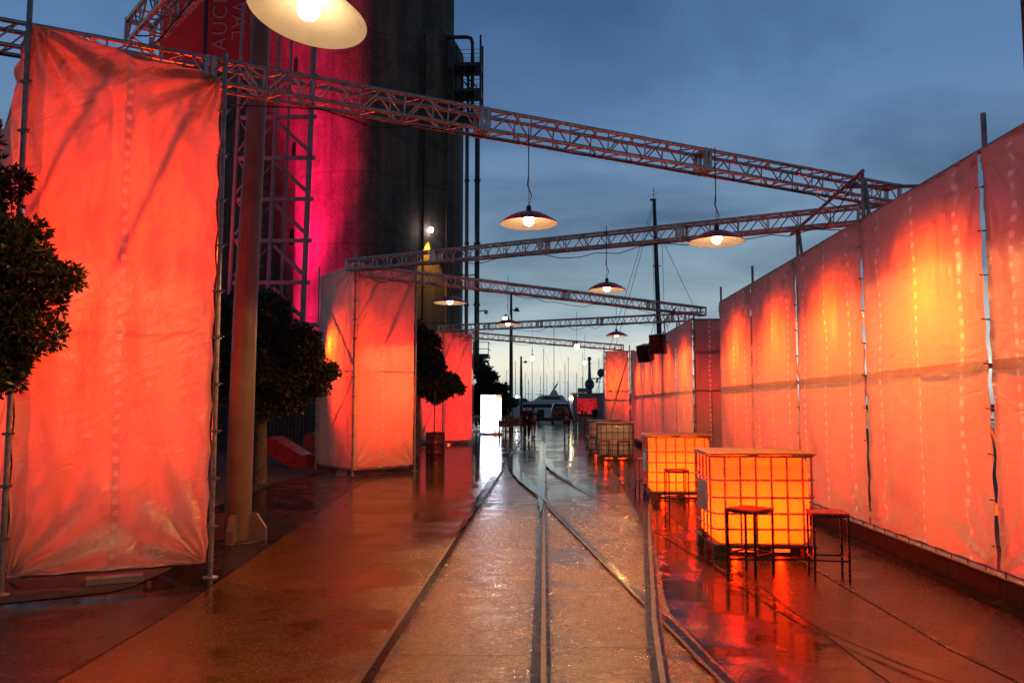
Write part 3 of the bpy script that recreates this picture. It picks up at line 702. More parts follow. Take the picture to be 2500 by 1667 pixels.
tower((-4.34,34.4),(-3.18,35.6),(-5.5,35.6),4.92,4.90,4.9,'far left scrim tower behind the drum and small tree',37,nuv=(40,70))
flood((-4.95,9.15,3.6),(-4.15,7.6,3.2),620,RED,'flood lamp high inside the near left scrim tower',168,1.0,'flood lamps inside the towers',rad=.2)
flood((-5.1,9.3,1.3),(-4.2,7.6,3.6),470,REDD,'flood lamp on the ground inside the near left scrim tower',170,.9,'flood lamps inside the towers')
flood((-6.9,8.2,1.0),(-5.6,8.0,2.6),14,REDD,'flood lamp outside the hidden side of the near left tower',120,.7,'flood lamps inside the towers')
flood((-5.3,20.8,3.3),(-5.45,20.1,3.2),330,REDY,'flood lamp high inside the middle scrim tower',150,.9,'flood lamps inside the towers')
flood((-4.75,21.2,2.0),(-4.1,20.0,2.3),750,(1,.042,.010),'flood lamp half way up inside the middle scrim tower',175,1.0,'flood lamps inside the towers')
flood((-4.3,36.3,2.9),(-4.3,35.0,2.9),520,(1,.02,.008),'flood lamp high inside the far left scrim tower',172,.9,'flood lamps inside the towers')
flood((-4.3,36.3,.4),(-4.0,35.0,1.5),330,(1,.02,.008),'flood lamp on the ground inside the far left scrim tower',140,.6,'flood lamps inside the towers')
for (x, y, rz, l_) in ((-4.1,7.62,.46,'flat concrete weight under the near tower'),(-3.55,35.4,.7,'concrete weight under the far left tower')):
    b = MB(); b.bbox((x,y,.045),(.5,.16,.08),.012,rz); tag(b.build('ballast_block', M['concreteblock']), l_, 'ballast block', 'ballast blocks under the scrim towers')

# ------------------------------------------------------------------ steel column
t = thing('steel_column', 'tall round painted column with four gusset fins at its foot', 'column', (-3.86,10.05,0))
MB().path([(0,0,0),(.03,0,3),(.12,0,6),(.26,0,11)],[.165,.148,.118,.08],32).build('shaft', M['column'], t)
for k in range(4):
    a = R(-95+90*k+12); b = MB(); b.extrude([(.12,0),(.36,0),(.36,.16),(.24,.34),(.12,.34)],1,-.04,.04)
    mr = Matrix.Rotation(a,3,'Z'); b.v = [tuple(mr @ Vector(v)) for v in b.v]; b.build('gusset_fin', M['column'], t)
MB().lathe([(.001,.02),(.30,.02),(.30,0)],24).build('base_plate', M['darksteel'], t)
for k, dx_ in enumerate((-.010,.004,.020)):
    pass

# ------------------------------------------------------------------ IBC totes
def tote(FL, rz, label, lit, w=1.13, d=1.12, plate=True, h=1.16):
    cx = Vector((FL[0],FL[1],0)) + Matrix.Rotation(rz,3,'Z') @ Vector((w/2,d/2,0))
    t = thing('tote_table', label, 'tote table', tuple(cx), rz, 'caged liquid totes used as bar tables')
    # pallet
    b = MB(); b.box((0,0,.145),(w,d,.022))
    for y in (-d/2+.06,0,d/2-.06): b.box((0,y,.012),(w,.10,.022))
    for x in (-w/2+.08,0,w/2-.08):
        for y in (-d/2+.07,0,d/2-.07): b.bbox((x,y,.079),(.14,.12,.11),.008)
    b.build('pallet', M['pallet'], t)
    # bottle: rounded box
    hw, hd, z0, z1 = w/2-.035, d/2-.035, .165, h-.045; prof = []
    def ring(inset, z, r):
        r = max(r-inset, .02); pts = []
        for (sx, sy, a0) in ((1,1,0),(-1,1,90),(-1,-1,180),(1,-1,270)):
            for k in range(7):
                a = R(a0+15*k); pts.append((sx*(hw-inset-r)+r*math.cos(a), sy*(hd-inset-r)+r*math.sin(a), z))
        return pts
    rings = []
    for k in range(6): a = R(90*k/5); rings.append(ring(.09*(1-math.sin(a)), z0+.09*(1-math.cos(a)), .14))
    for zz in np.linspace(z0+.12, z1-.12, 8): rings.append(ring(.004*math.sin(zz*40), float(zz), .14))
    for k in range(6): a = R(90*k/5); rings.append(ring(.10*(1-math.cos(a)), z1-.10*(1-math.sin(a)), .14))
    nv = len(rings[0]); vs = [p for r_ in rings for p in r_]; fs = []
    for j in range(len(rings)-1):
        for i in range(nv): fs.append((j*nv+i, j*nv+(i+1)%nv, (j+1)*nv+(i+1)%nv, (j+1)*nv+i))
    fs.append(tuple(range(nv-1,-1,-1))); fs.append(tuple((len(rings)-1)*nv+i for i in range(nv)))
    MB().add(vs, fs, True).build('bottle', M['bottle_lit' if lit else 'bottle'], t)
    # cage with rounded corners
    def loop(z, off=.0):
        hx, hy, r = w/2-off, d/2-off, .10; p = []
        for (sx, sy, a0) in ((1,1,0),(-1,1,90),(-1,-1,180),(1,-1,270)):
            for k in range(5): a = R(a0+22.5*k); p.append((sx*(hx-r)+r*math.cos(a), sy*(hy-r)+r*math.sin(a), z))
        p.append(p[0]); return p
    b = MB()
    for z in (.17,.335,.505,.68,.87,h-.03): b.path(loop(z), .012, 7)
    for x in np.linspace(-w/2+.14,w/2-.14,6):
        for y in (-d/2+.003,d/2-.003): b.tube((x,y,.16),(x,y,h-.03),.012,7)
    for y in np.linspace(-d/2+.14,d/2-.14,5):
        for x in (-w/2+.003,w/2-.003): b.tube((x,y,.16),(x,y,h-.03),.012,7)
    b.build('cage', M['cagesteel'], t)
    b = MB(); b.bbox((0,0,h+.0),(w+.025,d+.025,.024),.006); b.build('table_top', M['ply'], t)
    b = MB(); b.lathe([(.001,.03),(.075,.03),(.08,.0),(.001,.0)],20,(.0,-.05,z1)); b.build('filler_cap', M['plastic_black'], t)
    if plate:
        b = MB(); b.box((-w/2-.014,-.06,.66),(.006,.62,.36)); b.build('name_plate', M['silver'], t)
    b = MB(); b.tube((-w/2+.02,-.18,.22),(-w/2-.05,-.18,.22),.035,12); b.box((-w/2-.05,-.18,.27),(.03,.14,.02)); b.build('drain_valve', M['plastic_black'], t)
    ub = MB(); ub.box((0,-d/2+.20,.075),(w-.5,.03,.03)); ub.build('under_light', M['redled'], t)
    for ux in (-w/2+.27, .2):
        ld = bpy.data.lights.new('under_lamp','POINT'); ld.energy = 7 if lit else 2.2; ld.color = (1,.008,.0); ld.shadow_soft_size = .03
        lo = bpy.data.objects.new('under_lamp', ld); col.objects.link(lo); lo.parent = t; lo.location = (ux,-d/2+.16,.09)
    if lit:
        for (x, y, z, p) in ((-.15,0,.42,lit*.6),(.22,0,.50,lit*.4)):
            ld = bpy.data.lights.new('tote_lamp','POINT'); ld.energy = p; ld.color = (1,.021,.0); ld.shadow_soft_size = .12
            lo = bpy.data.objects.new('tote_lamp', ld); col.objects.link(lo); lo.parent = t; lo.location = (x,y,z)
    return t
tote((1.87,9.02), R(-1), 'near glowing orange tote table with a grey plate on its side', 430)
tote((1.87,14.4), R(-1), 'second glowing orange tote table, partly behind the near one', 430)
tote((1.62,24.6), R(-5), 'unlit pinkish tote table with two bar stools in front', 0, plate=False)
tote((1.56,28.2), R(-3), 'farthest unlit tote table, half hidden behind the other unlit one', 0, plate=False)
flood((2.1,29.0,.55),(1.9,28.0,.5),0.5,REDD,'small red lamp beside the farthest tote',120,.6,None,'floor_lamp')

# ------------------------------------------------------------------ bar stools
def make_stool(label):
    t = thing('bar_stool', label, 'bar stool', (0,0,0), 0, 'square tube bar stools by the totes')
    s = .165; hh = .64
    MB().bbox((0,0,hh+.004),(2*s+.02,2*s+.02,.018),.004).build('seat', M['redseat'], t)
    for sx in (-1,1):
        for sy in (-1,1): MB().box((sx*(s-.006),sy*(s-.006),hh/2-.004),(.020,.020,hh-.006)).build('leg', M['blackmetal'], t)
    b = MB()
    for sx in (-1,1): b.box((sx*(s-.006),0,hh-.018),(.018,2*s-.04,.020))
    for sy in (-1,1): b.box((0,sy*(s-.006),hh-.018),(2*s-.04,.018,.020))
    b.build('seat_frame', M['blackmetal'], t)
    b = MB()
    for sx in (-1,1): b.box((sx*(s-.006),0,.20),(.016,2*s-.04,.016))
    for sy in (-1,1): b.box((0,sy*(s-.006),.20),(2*s-.04,.016,.016))
    b.build('footrest', M['blackmetal'], t); return t
st0 = make_stool('bar stool turned corner-on in front of the near glowing tote')
st0.location = (2.10,8.33,0.004); st0.rotation_euler = (0,0,R(42))
for (x, y, rz, l_) in ((2.80,8.10,-8,'bar stool with a bright red seat, right of the near glowing tote'),
                       (2.17,13.25,4,'bar stool in front of the second glowing tote'),
                       (2.0,15.95,8,'bar stool at the left end of the second glowing tote'),
                       (1.80,24.0,3,'left bar stool of the two in front of the unlit tote'),
                       (2.36,23.8,2,'right bar stool of the two in front of the unlit tote'),
                       (1.62,26.9,10,'bar stool in front of the farthest unlit tote')):
    copy_tree(st0, (x,y,.004), R(rz), l_)

# ------------------------------------------------------------------ loudspeakers
def speaker(c, rz, tilt, size, label):
    t = thing('loudspeaker', label, 'loudspeaker', c, rz, 'black loudspeakers bracketed over the right-hand screens'); t.rotation_euler = (tilt,0,rz)
    w, d, h = size; b = MB(); b.extrude([(-w/2,-d/2),(w/2,-d/2),(w/2*.7,d/2),(-w/2*.7,d/2)],0,0,1); b.v = []; b.f = []; b.sm = []
    b.prism([(-w/2,-d/2),(w/2,-d/2),(w*.36,d/2),(-w*.36,d/2)],-h/2,h/2); b.build('cabinet', M['plastic_black'], t)
    MB().box((0,-d/2-.008,0),(w*.92,.012,h*.92)).build('grille', M['blackmetal'], t)
    MB().tube((0,d/2,0),(.35,d/2+.25,.02),.02,8).build('bracket', M['galv'], t)
speaker((3.60,24.9,3.60),R(-30),R(8),(.46,.42,.60),'upper black loudspeaker nearer the wall, hanging from a bracket')
speaker((3.44,26.8,3.44),R(-38),R(14),(.44,.42,.56),'lower black loudspeaker on the left, tilted further down')

# ------------------------------------------------------------------ silos and what is fixed to them
t = thing('grain_silo', 'tall concrete silo with a pink floodlit stripe', 'silo', (-14.6,62,0))
b = MB(); b.lathe([(5.0,0),(5.0,46)],96); b.lathe([(5.0,46),(.01,46)],96); b.build('drum_wall', M['silo'], t)
t = thing('grain_silo', 'tall dark concrete silo standing right of the pink lit one, with a yellow lamp', 'silo', (-11.6,65.5,0))
MB().lathe([(4.9,0),(4.9,31.3)],96).lathe([(4.9,31.3),(4.05,32.8)],96).lathe([(4.05,32.8),(4.05,46)],96).lathe([(4.05,46),(.01,46)],96).build('drum_wall', M['silo'], t)
b = MB()
for a in (-84,-60,-36): MB().box((4.9*math.cos(R(a)),4.9*math.sin(R(a)),15.6),(.5,.35,31.2),R(a+90)).build('pilaster', M['silo'], t)
MB().lathe([(5.15,4.55),(5.15,4.95),(4.9,4.95)],60).build('ring_beam', M['silo'], t)
lp = thing('wall_lamp', 'small white wall lamp high on the dark silo, lighting a yellow strip', 'wall lamp', (-8.72,60.9,15.3))
MB().sphere((0,0,0),.21,14,8).build('globe', emis('cold_wall_lamp', (1,.95,.9), 25), lp); MB().tube((0,0,.05),(-.3,1.2,.25),.05,6).build('bracket', M['darksteel'], lp)
ld = bpy.data.lights.new('lamp_beam','SPOT'); ld.energy = 2600; ld.color = (1,.50,.04); ld.spot_size = R(46); ld.spot_blend = .5; ld.shadow_soft_size = .1
lo = bpy.data.objects.new('lamp_beam', ld); col.objects.link(lo); lo.parent = lp; lo.location = (-.1,-.2,-.35); lo.rotation_euler = (R(14),0,0)
# plant room frame hanging on the silo side, pipes below
t = thing('service_cage', 'steel service cage of landings and railings high on the silo side', 'service cage', (-6.0,62.5,24.6))
wx, wy, hz = 2.15, 2.0, 6.6
for x in (-wx/2,wx/2):
    for y in (-wy/2,wy/2): MB().box((x,y,hz/2),(.16,.16,hz)).build('post', M['darksteel'], t)
for z in (.12,2.1,4.25): MB().box((0,0,z),(wx+.1,wy+.1,.28)).build('landing', M['darksteel'], t)
for k, z in enumerate((.2,2.2)):
    for yy in (-wy/2,wy/2): MB().tube((-.9,yy,z+1.9),(.8,yy,z+.1),.06,6).build('stair_stringer', M['darksteel'], t)
for z0 in (.25,2.25,4.4):
    b = MB()
    for dz in (.35,.7,1.05):
        for y in (-wy/2,wy/2): b.tube((-wx/2,y,z0+dz),(wx/2,y,z0+dz),.022,5)
        b.tube((wx/2,-wy/2,z0+dz),(wx/2,wy/2,z0+dz),.022,5)
    b.build('railing', M['darksteel'], t)
for k, (x, z) in enumerate(((-.55,2.1),(-.05,2.1),(-.55,.1),(-.05,.1))): MB().box((x,.5,z+1.0),(.22,.22,2.0)).build('riser', M['darksteel'], t)
b = MB()
for i in range(5): b.tube((-2.2+.25*i,-wy/2-.1,5.2-.15*i+1.0),(-2.0+.25*i,-wy/2-.1,4.0-.2*i+1.0),.025,5)
b.tube((-2.4,-1.1,6.3),(-.9,-1.1,5.3),.03,5); b.tube((-2.4,-1.1,5.8),(-.9,-1.1,4.8),.03,5); b.build('stair_rail', M['darksteel'], t)
MB().path([(-2.6,0,6.95),(-.2,0,6.95),(.2,0,6.85),(.32,0,6.5),(.34,0,5.5),(.34,0,.2)],.15,10).build('duct', M['darksteel'], t)
for x, r_, l_ in ((-6.05,.15,'thinner left riser pipe below the service cage'),(-5.22,.20,'thicker right riser pipe below the service cage')):
    t = thing('riser_pipe', l_, 'pipe', (x,62.3,0), 0, 'riser pipes beside the silo')
    MB().tube((0,0,5.4),(0,0,24.6),r_,12).build('pipe', M['column'] if r_ < .2 else M['darksteel'], t)
    for z in (9.5,14.4,19.5,23.8): MB().tube((0,0,z),(0,0,z+.16),r_*1.35,12).build('flange', M['darksteel'], t)
    MB().tube((-1.0,.6,12),(0,0,12),.05,6).build('bracket', M['darksteel'], t)
t = thing('service_landing', 'small steel landing with a railing at the foot of the riser pipes', 'landing', (-5.2,60.5,5.3))
MB().box((0,0,.1),(2.2,2.2,.25)).build('deck', M['darksteel'], t)
b = MB()
for z in (.6,1.1): b.tube((-1.1,-1.1,z),(1.1,-1.1,z),.03,6); b.tube((1.1,-1.1,z),(1.1,1.1,z),.03,6)
for x in (-1.1,0,1.1): b.tube((x,-1.1,.1),(x,-1.1,1.1),.03,6)
b.build('railing', M['darksteel'], t)
b = MB(); b.path([(.2,0,0),(.3,0,-.9),(.6,0,-1.9),(1.2,0,-2.7),(1.9,0,-3.1)],[.55,.5,.4,.3,.25],12); b.build('chute', M['darksteel'], t)
MB().sphere((2.0,0,-2.5),.5,12,8).build('chute_head', M['darksteel'], t)
t = thing('security_camera', 'small dome camera on an arm beside the thick riser pipe', 'camera', (-4.75,61.9,9.0))
MB().tube((-.3,0,0),(.25,0,.1),.05,6).build('arm', M['silver'], t); MB().sphere((.3,0,-.05),.17,12,8).build('dome', M['silver'], t)
t = thing('white_lamp', 'bright white lamp glowing low behind the chute', 'lamp', (-5.6,67,4.7))
MB().sphere((0,0,0),.30,14,8,.7).build('lens', M['whitespot'], t); MB().tube((0,.1,0),(0,.1,-4.7),.05,6).build('post', M['darksteel'], t)
flood((-20.6,54.6,.8),(-17.2,58.0,13.0),30000,(1,.004,.10),'pink flood lamp at the foot of the left silo',44,.8,'pink flood lamps by the silo',rad=.3)
flood((-20.9,54.0,.8),(-16.9,57.8,26.0),300000,(1,.004,.11),'narrow pink flood lamp aimed at the top of the left silo',34,.9,'pink flood lamps by the silo',rad=.3)
flood((-19.6,53.5,.8),(-16.6,57.5,8.0),9000,(1,.012,.34),'violet flood lamp at the foot of the left silo',56,.8,'pink flood lamps by the silo',rad=.3)

# steel frame tower left of the silo
t = thing('steel_frame_tower', 'pink lit open steel frame with diagonal bracing left of the silo', 'steel tower', (-14.5,46,0))
XS = (-3.9,-1.6,.55); pnk = simple('pale_painted_steel', (.28,.21,.24), .5, 0, .25, 3, .05)
for i, x in enumerate(XS): MB().tube((x-.30,0,0),(x+.25,0,26),.17 if i == 2 else .12,8).build('column', pnk, t)
for i, x in enumerate(XS[:2]): MB().tube((x-.3,2.4,0),(x+.2,2.4,26),.10,8).build('column', pnk, t)
for z in (6.4,8.9,11.4,13.9,16.4,18.9,21.4): MB().box((-1.7+.02*z,0,z),(4.6,.16,.22)).build('beam', pnk, t)
for k, z in enumerate((6.6,9.1,11.6,14.1,16.6,19.1)):
    MB().tube((-1.4,0,z+2.0),(.35+.02*z,0,z+.1),.12,6).build('brace', pnk, t)
    b = MB(); b.tube((-3.8,0,z+.2),(-2.4,.1,z+2.3),.06,5); b.tube((-2.3,.1,z+.1),(-3.8,.1,z+2.3),.05,5); b.tube((-3.7,1.2,z+.4),(-2.0,1.2,z+2.4),.05,5)
    for q in range(2): b.tube((-3.7,.5,z+.4+.45*q),(-2.2,.5,z+.4+.45*q),.028,5)
    b.build('lattice', pnk, t)
MB().box((1.3,0,6.4),(1.6,.2,.24)).build('bracket', pnk, t)
flood((-19.5,39,.6),(-16.6,46,13),1900,(1,.02,.16),'pink flood lamp aimed at the steel frame tower',40,.7,'pink flood lamps by the silo',rad=.3)
t = thing('elevator_block', 'dark windowless tower block behind the steel frame, left of the silos', 'building', (-23,68,0))
b = MB(); b.box((.2,0,23),(9.0,12,46)); b.build('wall', M['silo'], t)
for z in (8,15,22,29): MB().box((3.2,-6.05,z),(.7,.10,1.1)).build('window', M['glassdark'], t)
# banner and red panel
t = thing('vertical_banner', 'red vertical banner with pale thin lettering above the nearest truss', 'banner', (-19.72,47.5,23.05))
MB().box((.1,0,4.2),(2.6,.06,9.0)).build('cloth', M['banner'], t)
MB().tube((-1.4,0,-.9),(-1.4,0,9.2),.14,8).build('pole', M['darksteel'], t)
def text(s_, size, loc, rot, name='lettering'):
    c = bpy.data.curves.new('lettering','FONT'); c.body = s_; c.size = size; c.extrude = .012; c.space_character = 1.12; c.offset = -.012
    o = bpy.data.objects.new('tmp', c); col.objects.link(o); bpy.context.view_layer.update()
    me = bpy.data.meshes.new_from_object(o.evaluated_get(bpy.context.evaluated_depsgraph_get())); bpy.data.objects.remove(o)
    me.materials.clear(); me.materials.append(M['lettering'])
    o = bpy.data.objects.new(name, me); col.objects.link(o); o.parent = t; o.location = loc; o.rotation_euler = rot; return o
mA = text('AUCKLAND', 1.36, (-.02,-.05,.70), (R(90),R(-90),0))
mB = text('FESTIVAL', 1.36, (.28,-.05,7.45), (R(90),R(90),0))
t = thing('painted_panel', 'plain bright red lit wall panel left of the banner', 'wall panel', (-23.1,49,0))
MB().box((0,0,14),(3.2,.4,28)).build('board', simple('red_painted_board', (.45,.02,.02), .6, 0, .2, .6, .1), t)
flood((-21.5,40,.6),(-22.9,49,20),14000,(1,.03,.03),'red flood lamp aimed at the red wall panel',50,.7,None,rad=.3)

# dark fence behind the garden bed
t = thing('board_fence', 'tall dark vertical board fence behind the garden trees', 'fence', (-16,33,0))
b = MB(); x = -26.
while x < 8.2: b.box((x,.01*random.random(),2.2+.02*random.random()),(.14,.03,4.4)); x += .155
b.build('boards', M['fencewood'], t)
b = MB(); b.box((-9,.06,.5),(34.4,.08,.1)); b.box((-9,.06,2.5),(34.4,.08,.1)); b.box((-9,.06,4.2),(34.4,.08,.1)); b.build('rail', M['fencewood'], t)

# angular red loungers
def lounger(c, rz, s, label):
    t = thing('angular_lounger', label, 'lounger', c, rz, 'angular red loungers under the tree')
    prof = [(-1.15*s,.95*s),(-.85*s,1.02*s),(.25*s,.42*s),(1.5*s,.42*s),(1.5*s,0),(-.1*s,0),(-1.2*s,.55*s)]
    b = MB(); b.extrude([(p[0],p[1]) for p in prof],1,-.45*s,.45*s); b.build('shell', M['redseat'], t)
lounger((-6.75,22.0,0), R(-8), .82, 'left angular red lounger, nearer of the two behind the tree trunk')
lounger((-6.2,24.2,0), R(-14), .85, 'right angular red lounger, half hidden by the middle tower')

# ------------------------------------------------------------------ trees
def leaves(lobes, n, leaf, per, mat, parent, seed, aspect=.34, up=.5):
    gg = random.Random(seed*7+1); sub = []
    for l in lobes:
        sub.append((l[0],l[1],l[2],l[3]*.62)+tuple(l[4:5]))
        for k in range(9):
            v = Vector((gg.gauss(0,1),gg.gauss(0,1),gg.gauss(0,1))).normalized(); q = l[3]*gg.uniform(.70,1.0)
            sub.append((l[0]+v.x*q, l[1]+v.y*q, l[2]+v.z*q*(l[4] if len(l) > 4 else 1), l[3]*gg.uniform(.26,.46), gg.uniform(.6,.9)))
    lobes = sub
    g = np.random.default_rng(seed); vol = np.array([l[3]**2 for l in lobes]); pick = g.choice(len(lobes), n, p=vol/vol.sum())
    Lb = np.array([l[:4] for l in lobes]); zs = np.array([l[4] if len(l) > 4 else 1 for l in lobes])
    d = g.normal(size=(n,3)); d /= np.linalg.norm(d,axis=1)[:,None]
    # bumpy surface: the tuft radius follows a low-frequency noise
    rr = np.array([noise.noise(Vector(tuple(v*2.6))+Vector((seed,0,0)))+.8*noise.noise(Vector(tuple(v*6.5))+Vector((seed,5,0))) for v in d])
    r = Lb[pick,3]*(1-.55*g.random(n)**1.6)*(1+.42*rr)
    c = Lb[pick,:3] + d*r[:,None]*np.stack([np.ones(n),np.ones(n),zs[pick]],1)
    c = np.repeat(c, per, 0); d0 = np.repeat(d, per, 0); m = n*per
    a = d0*.8 + g.normal(size=(m,3))*.75 + np.array([0,0,up*.5]); a /= np.linalg.norm(a,axis=1)[:,None]
    b_ = np.cross(a, g.normal(size=(m,3))); b_ /= np.linalg.norm(b_,axis=1)[:,None]
    ln = leaf*(.6+.8*g.random(m))[:,None]; w = ln*aspect
    p0 = c; p1 = c+a*ln*.5+b_*w*.5; p2 = c+a*ln; p3 = c+a*ln*.5-b_*w*.5
    V = np.stack([p0,p1,p2,p3],1).reshape(-1,3)
    me = bpy.data.meshes.new('crown'); me.vertices.add(4*m); me.vertices.foreach_set('co', V.astype(np.float32).ravel())
    me.loops.add(4*m); me.loops.foreach_set('vertex_index', np.arange(4*m,dtype=np.int32)); me.polygons.add(m)
    me.polygons.foreach_set('loop_start', np.arange(0,4*m,4,dtype=np.int32)); me.polygons.foreach_set('loop_total', np.full(m,4,dtype=np.int32))
    me.update(calc_edges=True); me.materials.append(mat); o = bpy.data.objects.new('crown', me); col.objects.link(o); o.parent = parent; return o
def tree(c, lobes, n, leaf, per, label, seed, mat='leaf', trunk_r=.10, lean=(0,0)):
    t = thing('round_tree' if mat == 'leaf' else 'dark_tree', label, 'tree', c)
    lo_ = lobes[0]; g = random.Random(seed)
    b = MB(); top = Vector((lo_[0],lo_[1],lo_[2])); fork = Vector((lean[0],lean[1],max(.6,top.z-lo_[3]*.95)))
    b.path([(0,0,-.02),(lean[0]*.3+.02,lean[1]*.3,fork.z*.4),tuple(fork)],[trunk_r*1.35,trunk_r,trunk_r*.85],10)
    for l in lobes:
        e = Vector(l[:3]); mid = fork.lerp(e,.5)+Vector((g.uniform(-.1,.1),g.uniform(-.1,.1),-.05))
        b.path([tuple(fork),tuple(mid),tuple(e)],[trunk_r*.6,trunk_r*.4,trunk_r*.15],7)
        for k in range(5):
            f = e+Vector((g.uniform(-1,1),g.uniform(-1,1),g.uniform(-.5,1))).normalized()*l[3]*.8; b.path([tuple(mid),tuple(mid.lerp(f,.6)+Vector((0,0,.06))),tuple(f)],[trunk_r*.25,trunk_r*.14,.006],5)
    b.build('trunk', M['bark'], t); leaves(lobes, n, leaf, per, M[mat], t, seed); return t
tree((-5.25,6.35,0), [(.0,0,2.75,.80,1.1),(.62,-.1,2.62,.66),(.25,0,3.25,.52),(-.5,0,3.3,.7),(-.1,0,3.65,.55),(.12,0,3.95,.42),(.35,0,3.55,.5),(.95,0,2.75,.42),(.35,.1,2.15,.5,.7),(.8,.0,2.35,.45)], 16000, .060, 8, 'near leafy tree at the left edge in front of the big tower', 3)
tree((-6.12,17.1,0), [(-.15,0,3.0,1.0,1.0),(-.55,0,3.65,.62),(.25,0,3.45,.62),(.75,0,2.65,.82,.85),(1.15,-.1,2.3,.52,.7),(.2,0,2.1,.8,.7),(-.8,.1,2.6,.85)], 12000, .09, 8, 'spreading leafy tree between the steel column and the middle tower', 5, trunk_r=.13)
tree((-4.15,26.2,0), [(-.1,0,3.1,.85,1.15),(.0,0,4.1,.45,1.3),(.55,0,2.75,.72),(.9,0,2.3,.55,.7),(.3,0,2.2,.62,.6),(.1,0,3.6,.55)], 6500, .13, 7, 'small leafy tree behind the middle tower, over the drum', 8, trunk_r=.07, lean=(.02,0))
tree((-3.75,55,0), [(0,0,1.6,1.35,1.0),(-.2,0,2.9,.95,1.1),(-.3,0,3.9,.55,1.3),(.6,0,2.4,.75),(-.9,0,2.3,.9),(.95,0,1.6,.75),(-1.2,.5,1.3,.9)], 4200, .24, 6, 'dark conical tree left of the lamp post', 11, 'leafdark', .12)
t = thing('hedge', 'dark hedge added behind the near scrim tower to block sky reflections', 'hedge', (-10.5,13.5,0))  # added leafy row, keeps low sky out of the wet ground's reflection
lob = [(-4.2+1.05*i, -.9+.32*i, 1.25, 1.1, 1.1) for i in range(8)]
b = MB()
for l in lob: MB().path([(l[0],l[1],0),(l[0]+.05,l[1],.7),(l[0],l[1],1.4)],[.05,.04,.02],6).build('stem', M['bark'], t)
leaves(lob, 6500, .09, 7, M['leafdark'], t, 31)
# grass tufts at the bed edge
b = MB()
for i in range(900):
    y = random.uniform(11,17); x = -5.6+random.uniform(-1.6,.1)-.05*abs(y-14); a = random.uniform(0,6.28); h = random.uniform(.02,.07)
    b.add([(x-.006*math.cos(a),y-.006*math.sin(a),.01),(x+.006*math.cos(a),y+.006*math.sin(a),.01),(x+random.uniform(-.03,.03),y+random.uniform(-.03,.03),.01+h)],[(0,1,2)])
tag(b.build('grass', M['leaf']), 'thin short grass at the edge of the garden bed', 'grass', kind='stuff')

# ------------------------------------------------------------------ drum with pole
t = thing('oil_drum', 'dark red steel drum standing at the lane edge', 'drum', (-3.16,23.4,0))
pr = [(.001,.88),(.272,.88),(.272,.905),(.285,.905),(.288,.89)]
for z in np.linspace(.88,.03,30): pr.append((.28+(.010 if abs(z-.30) < .03 or abs(z-.60) < .03 else 0), float(z)))
pr += [(.285,.0)]; MB().lathe(pr,40).build('shell', M['drum'], t); MB().lathe([(.001,.89),(.03,.892),(.03,.905),(.001,.905)],12,(.16,0,0)).build('bung', M['darksteel'], t)
t = thing('thin_pole', 'thin dark pole rising from the drum into the tree', 'pole', (-3.22,23.5,.90))
MB().tube((0,0,-.01),(.02,0,1.25),.014,8).build('tube', M['darksteel'], t); MB().lathe([(.05,0),(.05,.02),(.014,.03)],12).build('foot', M['darksteel'], t)

# ------------------------------------------------------------------ screen totem
def mk_screen():
    m = bpy.data.materials.new('lit_screen_face'); m.use_nodes = True; tt = m.node_tree; tt.nodes.clear()
    o = tt.nodes.new('ShaderNodeOutputMaterial'); e = tt.nodes.new('ShaderNodeEmission'); tcn = tt.nodes.new('ShaderNodeTexCoord'); s = tt.nodes.new('ShaderNodeSeparateXYZ')
    tt.links.new(tcn.outputs['Object'], s.inputs[0])
    def mth(op, a, b):
        q = tt.nodes.new('ShaderNodeMath'); q.operation = op
        for i, x in enumerate((a, b)):
            if isinstance(x, (int, float)): q.inputs[i].default_value = x
            else: tt.links.new(x, q.inputs[i])
        return q.outputs[0]
    top = mth('MULTIPLY', mth('GREATER_THAN', s.outputs[2], 2.11), mth('GREATER_THAN', s.outputs[0], .0))
    bot = mth('MULTIPLY', mth('LESS_THAN', s.outputs[2], .27), mth('GREATER_THAN', s.outputs[0], .12))
    rgn = mth('MAXIMUM', top, bot); ns_ = tt.nodes.new('ShaderNodeTexNoise'); ns_.inputs['Scale'].default_value = 6; tt.links.new(tcn.outputs['Object'], ns_.inputs[0])
    rgn = mth('MULTIPLY', rgn, mth('GREATER_THAN', ns_.outputs[0], .46))
    mx = tt.nodes.new('ShaderNodeMix'); mx.data_type = 'RGBA'; tt.links.new(rgn, mx.inputs[0]); mx.inputs[6].default_value = (3.6,3.8,4.6,1); mx.inputs[7].default_value = (.9,.38,.08,1)
    tt.links.new(mx.outputs[2], e.inputs[0]); e.inputs[1].default_value = 1.5; tt.links.new(e.outputs[0], o.inputs[0]); return m
t = thing('screen_totem', 'tall glowing white advertising screen on the lane', 'screen', (-3.02,46.2,0))
MB().bbox((0,0,1.17),(1.22,.30,2.30),.02).build('housing', M['whitepaint'], t)
MB().box((0,-.155,1.19),(1.16,.02,2.16)).build('display', mk_screen(), t)
MB().bbox((0,0,.04),(1.34,.5,.08),.01).build('base', M['pinkwall'], t)

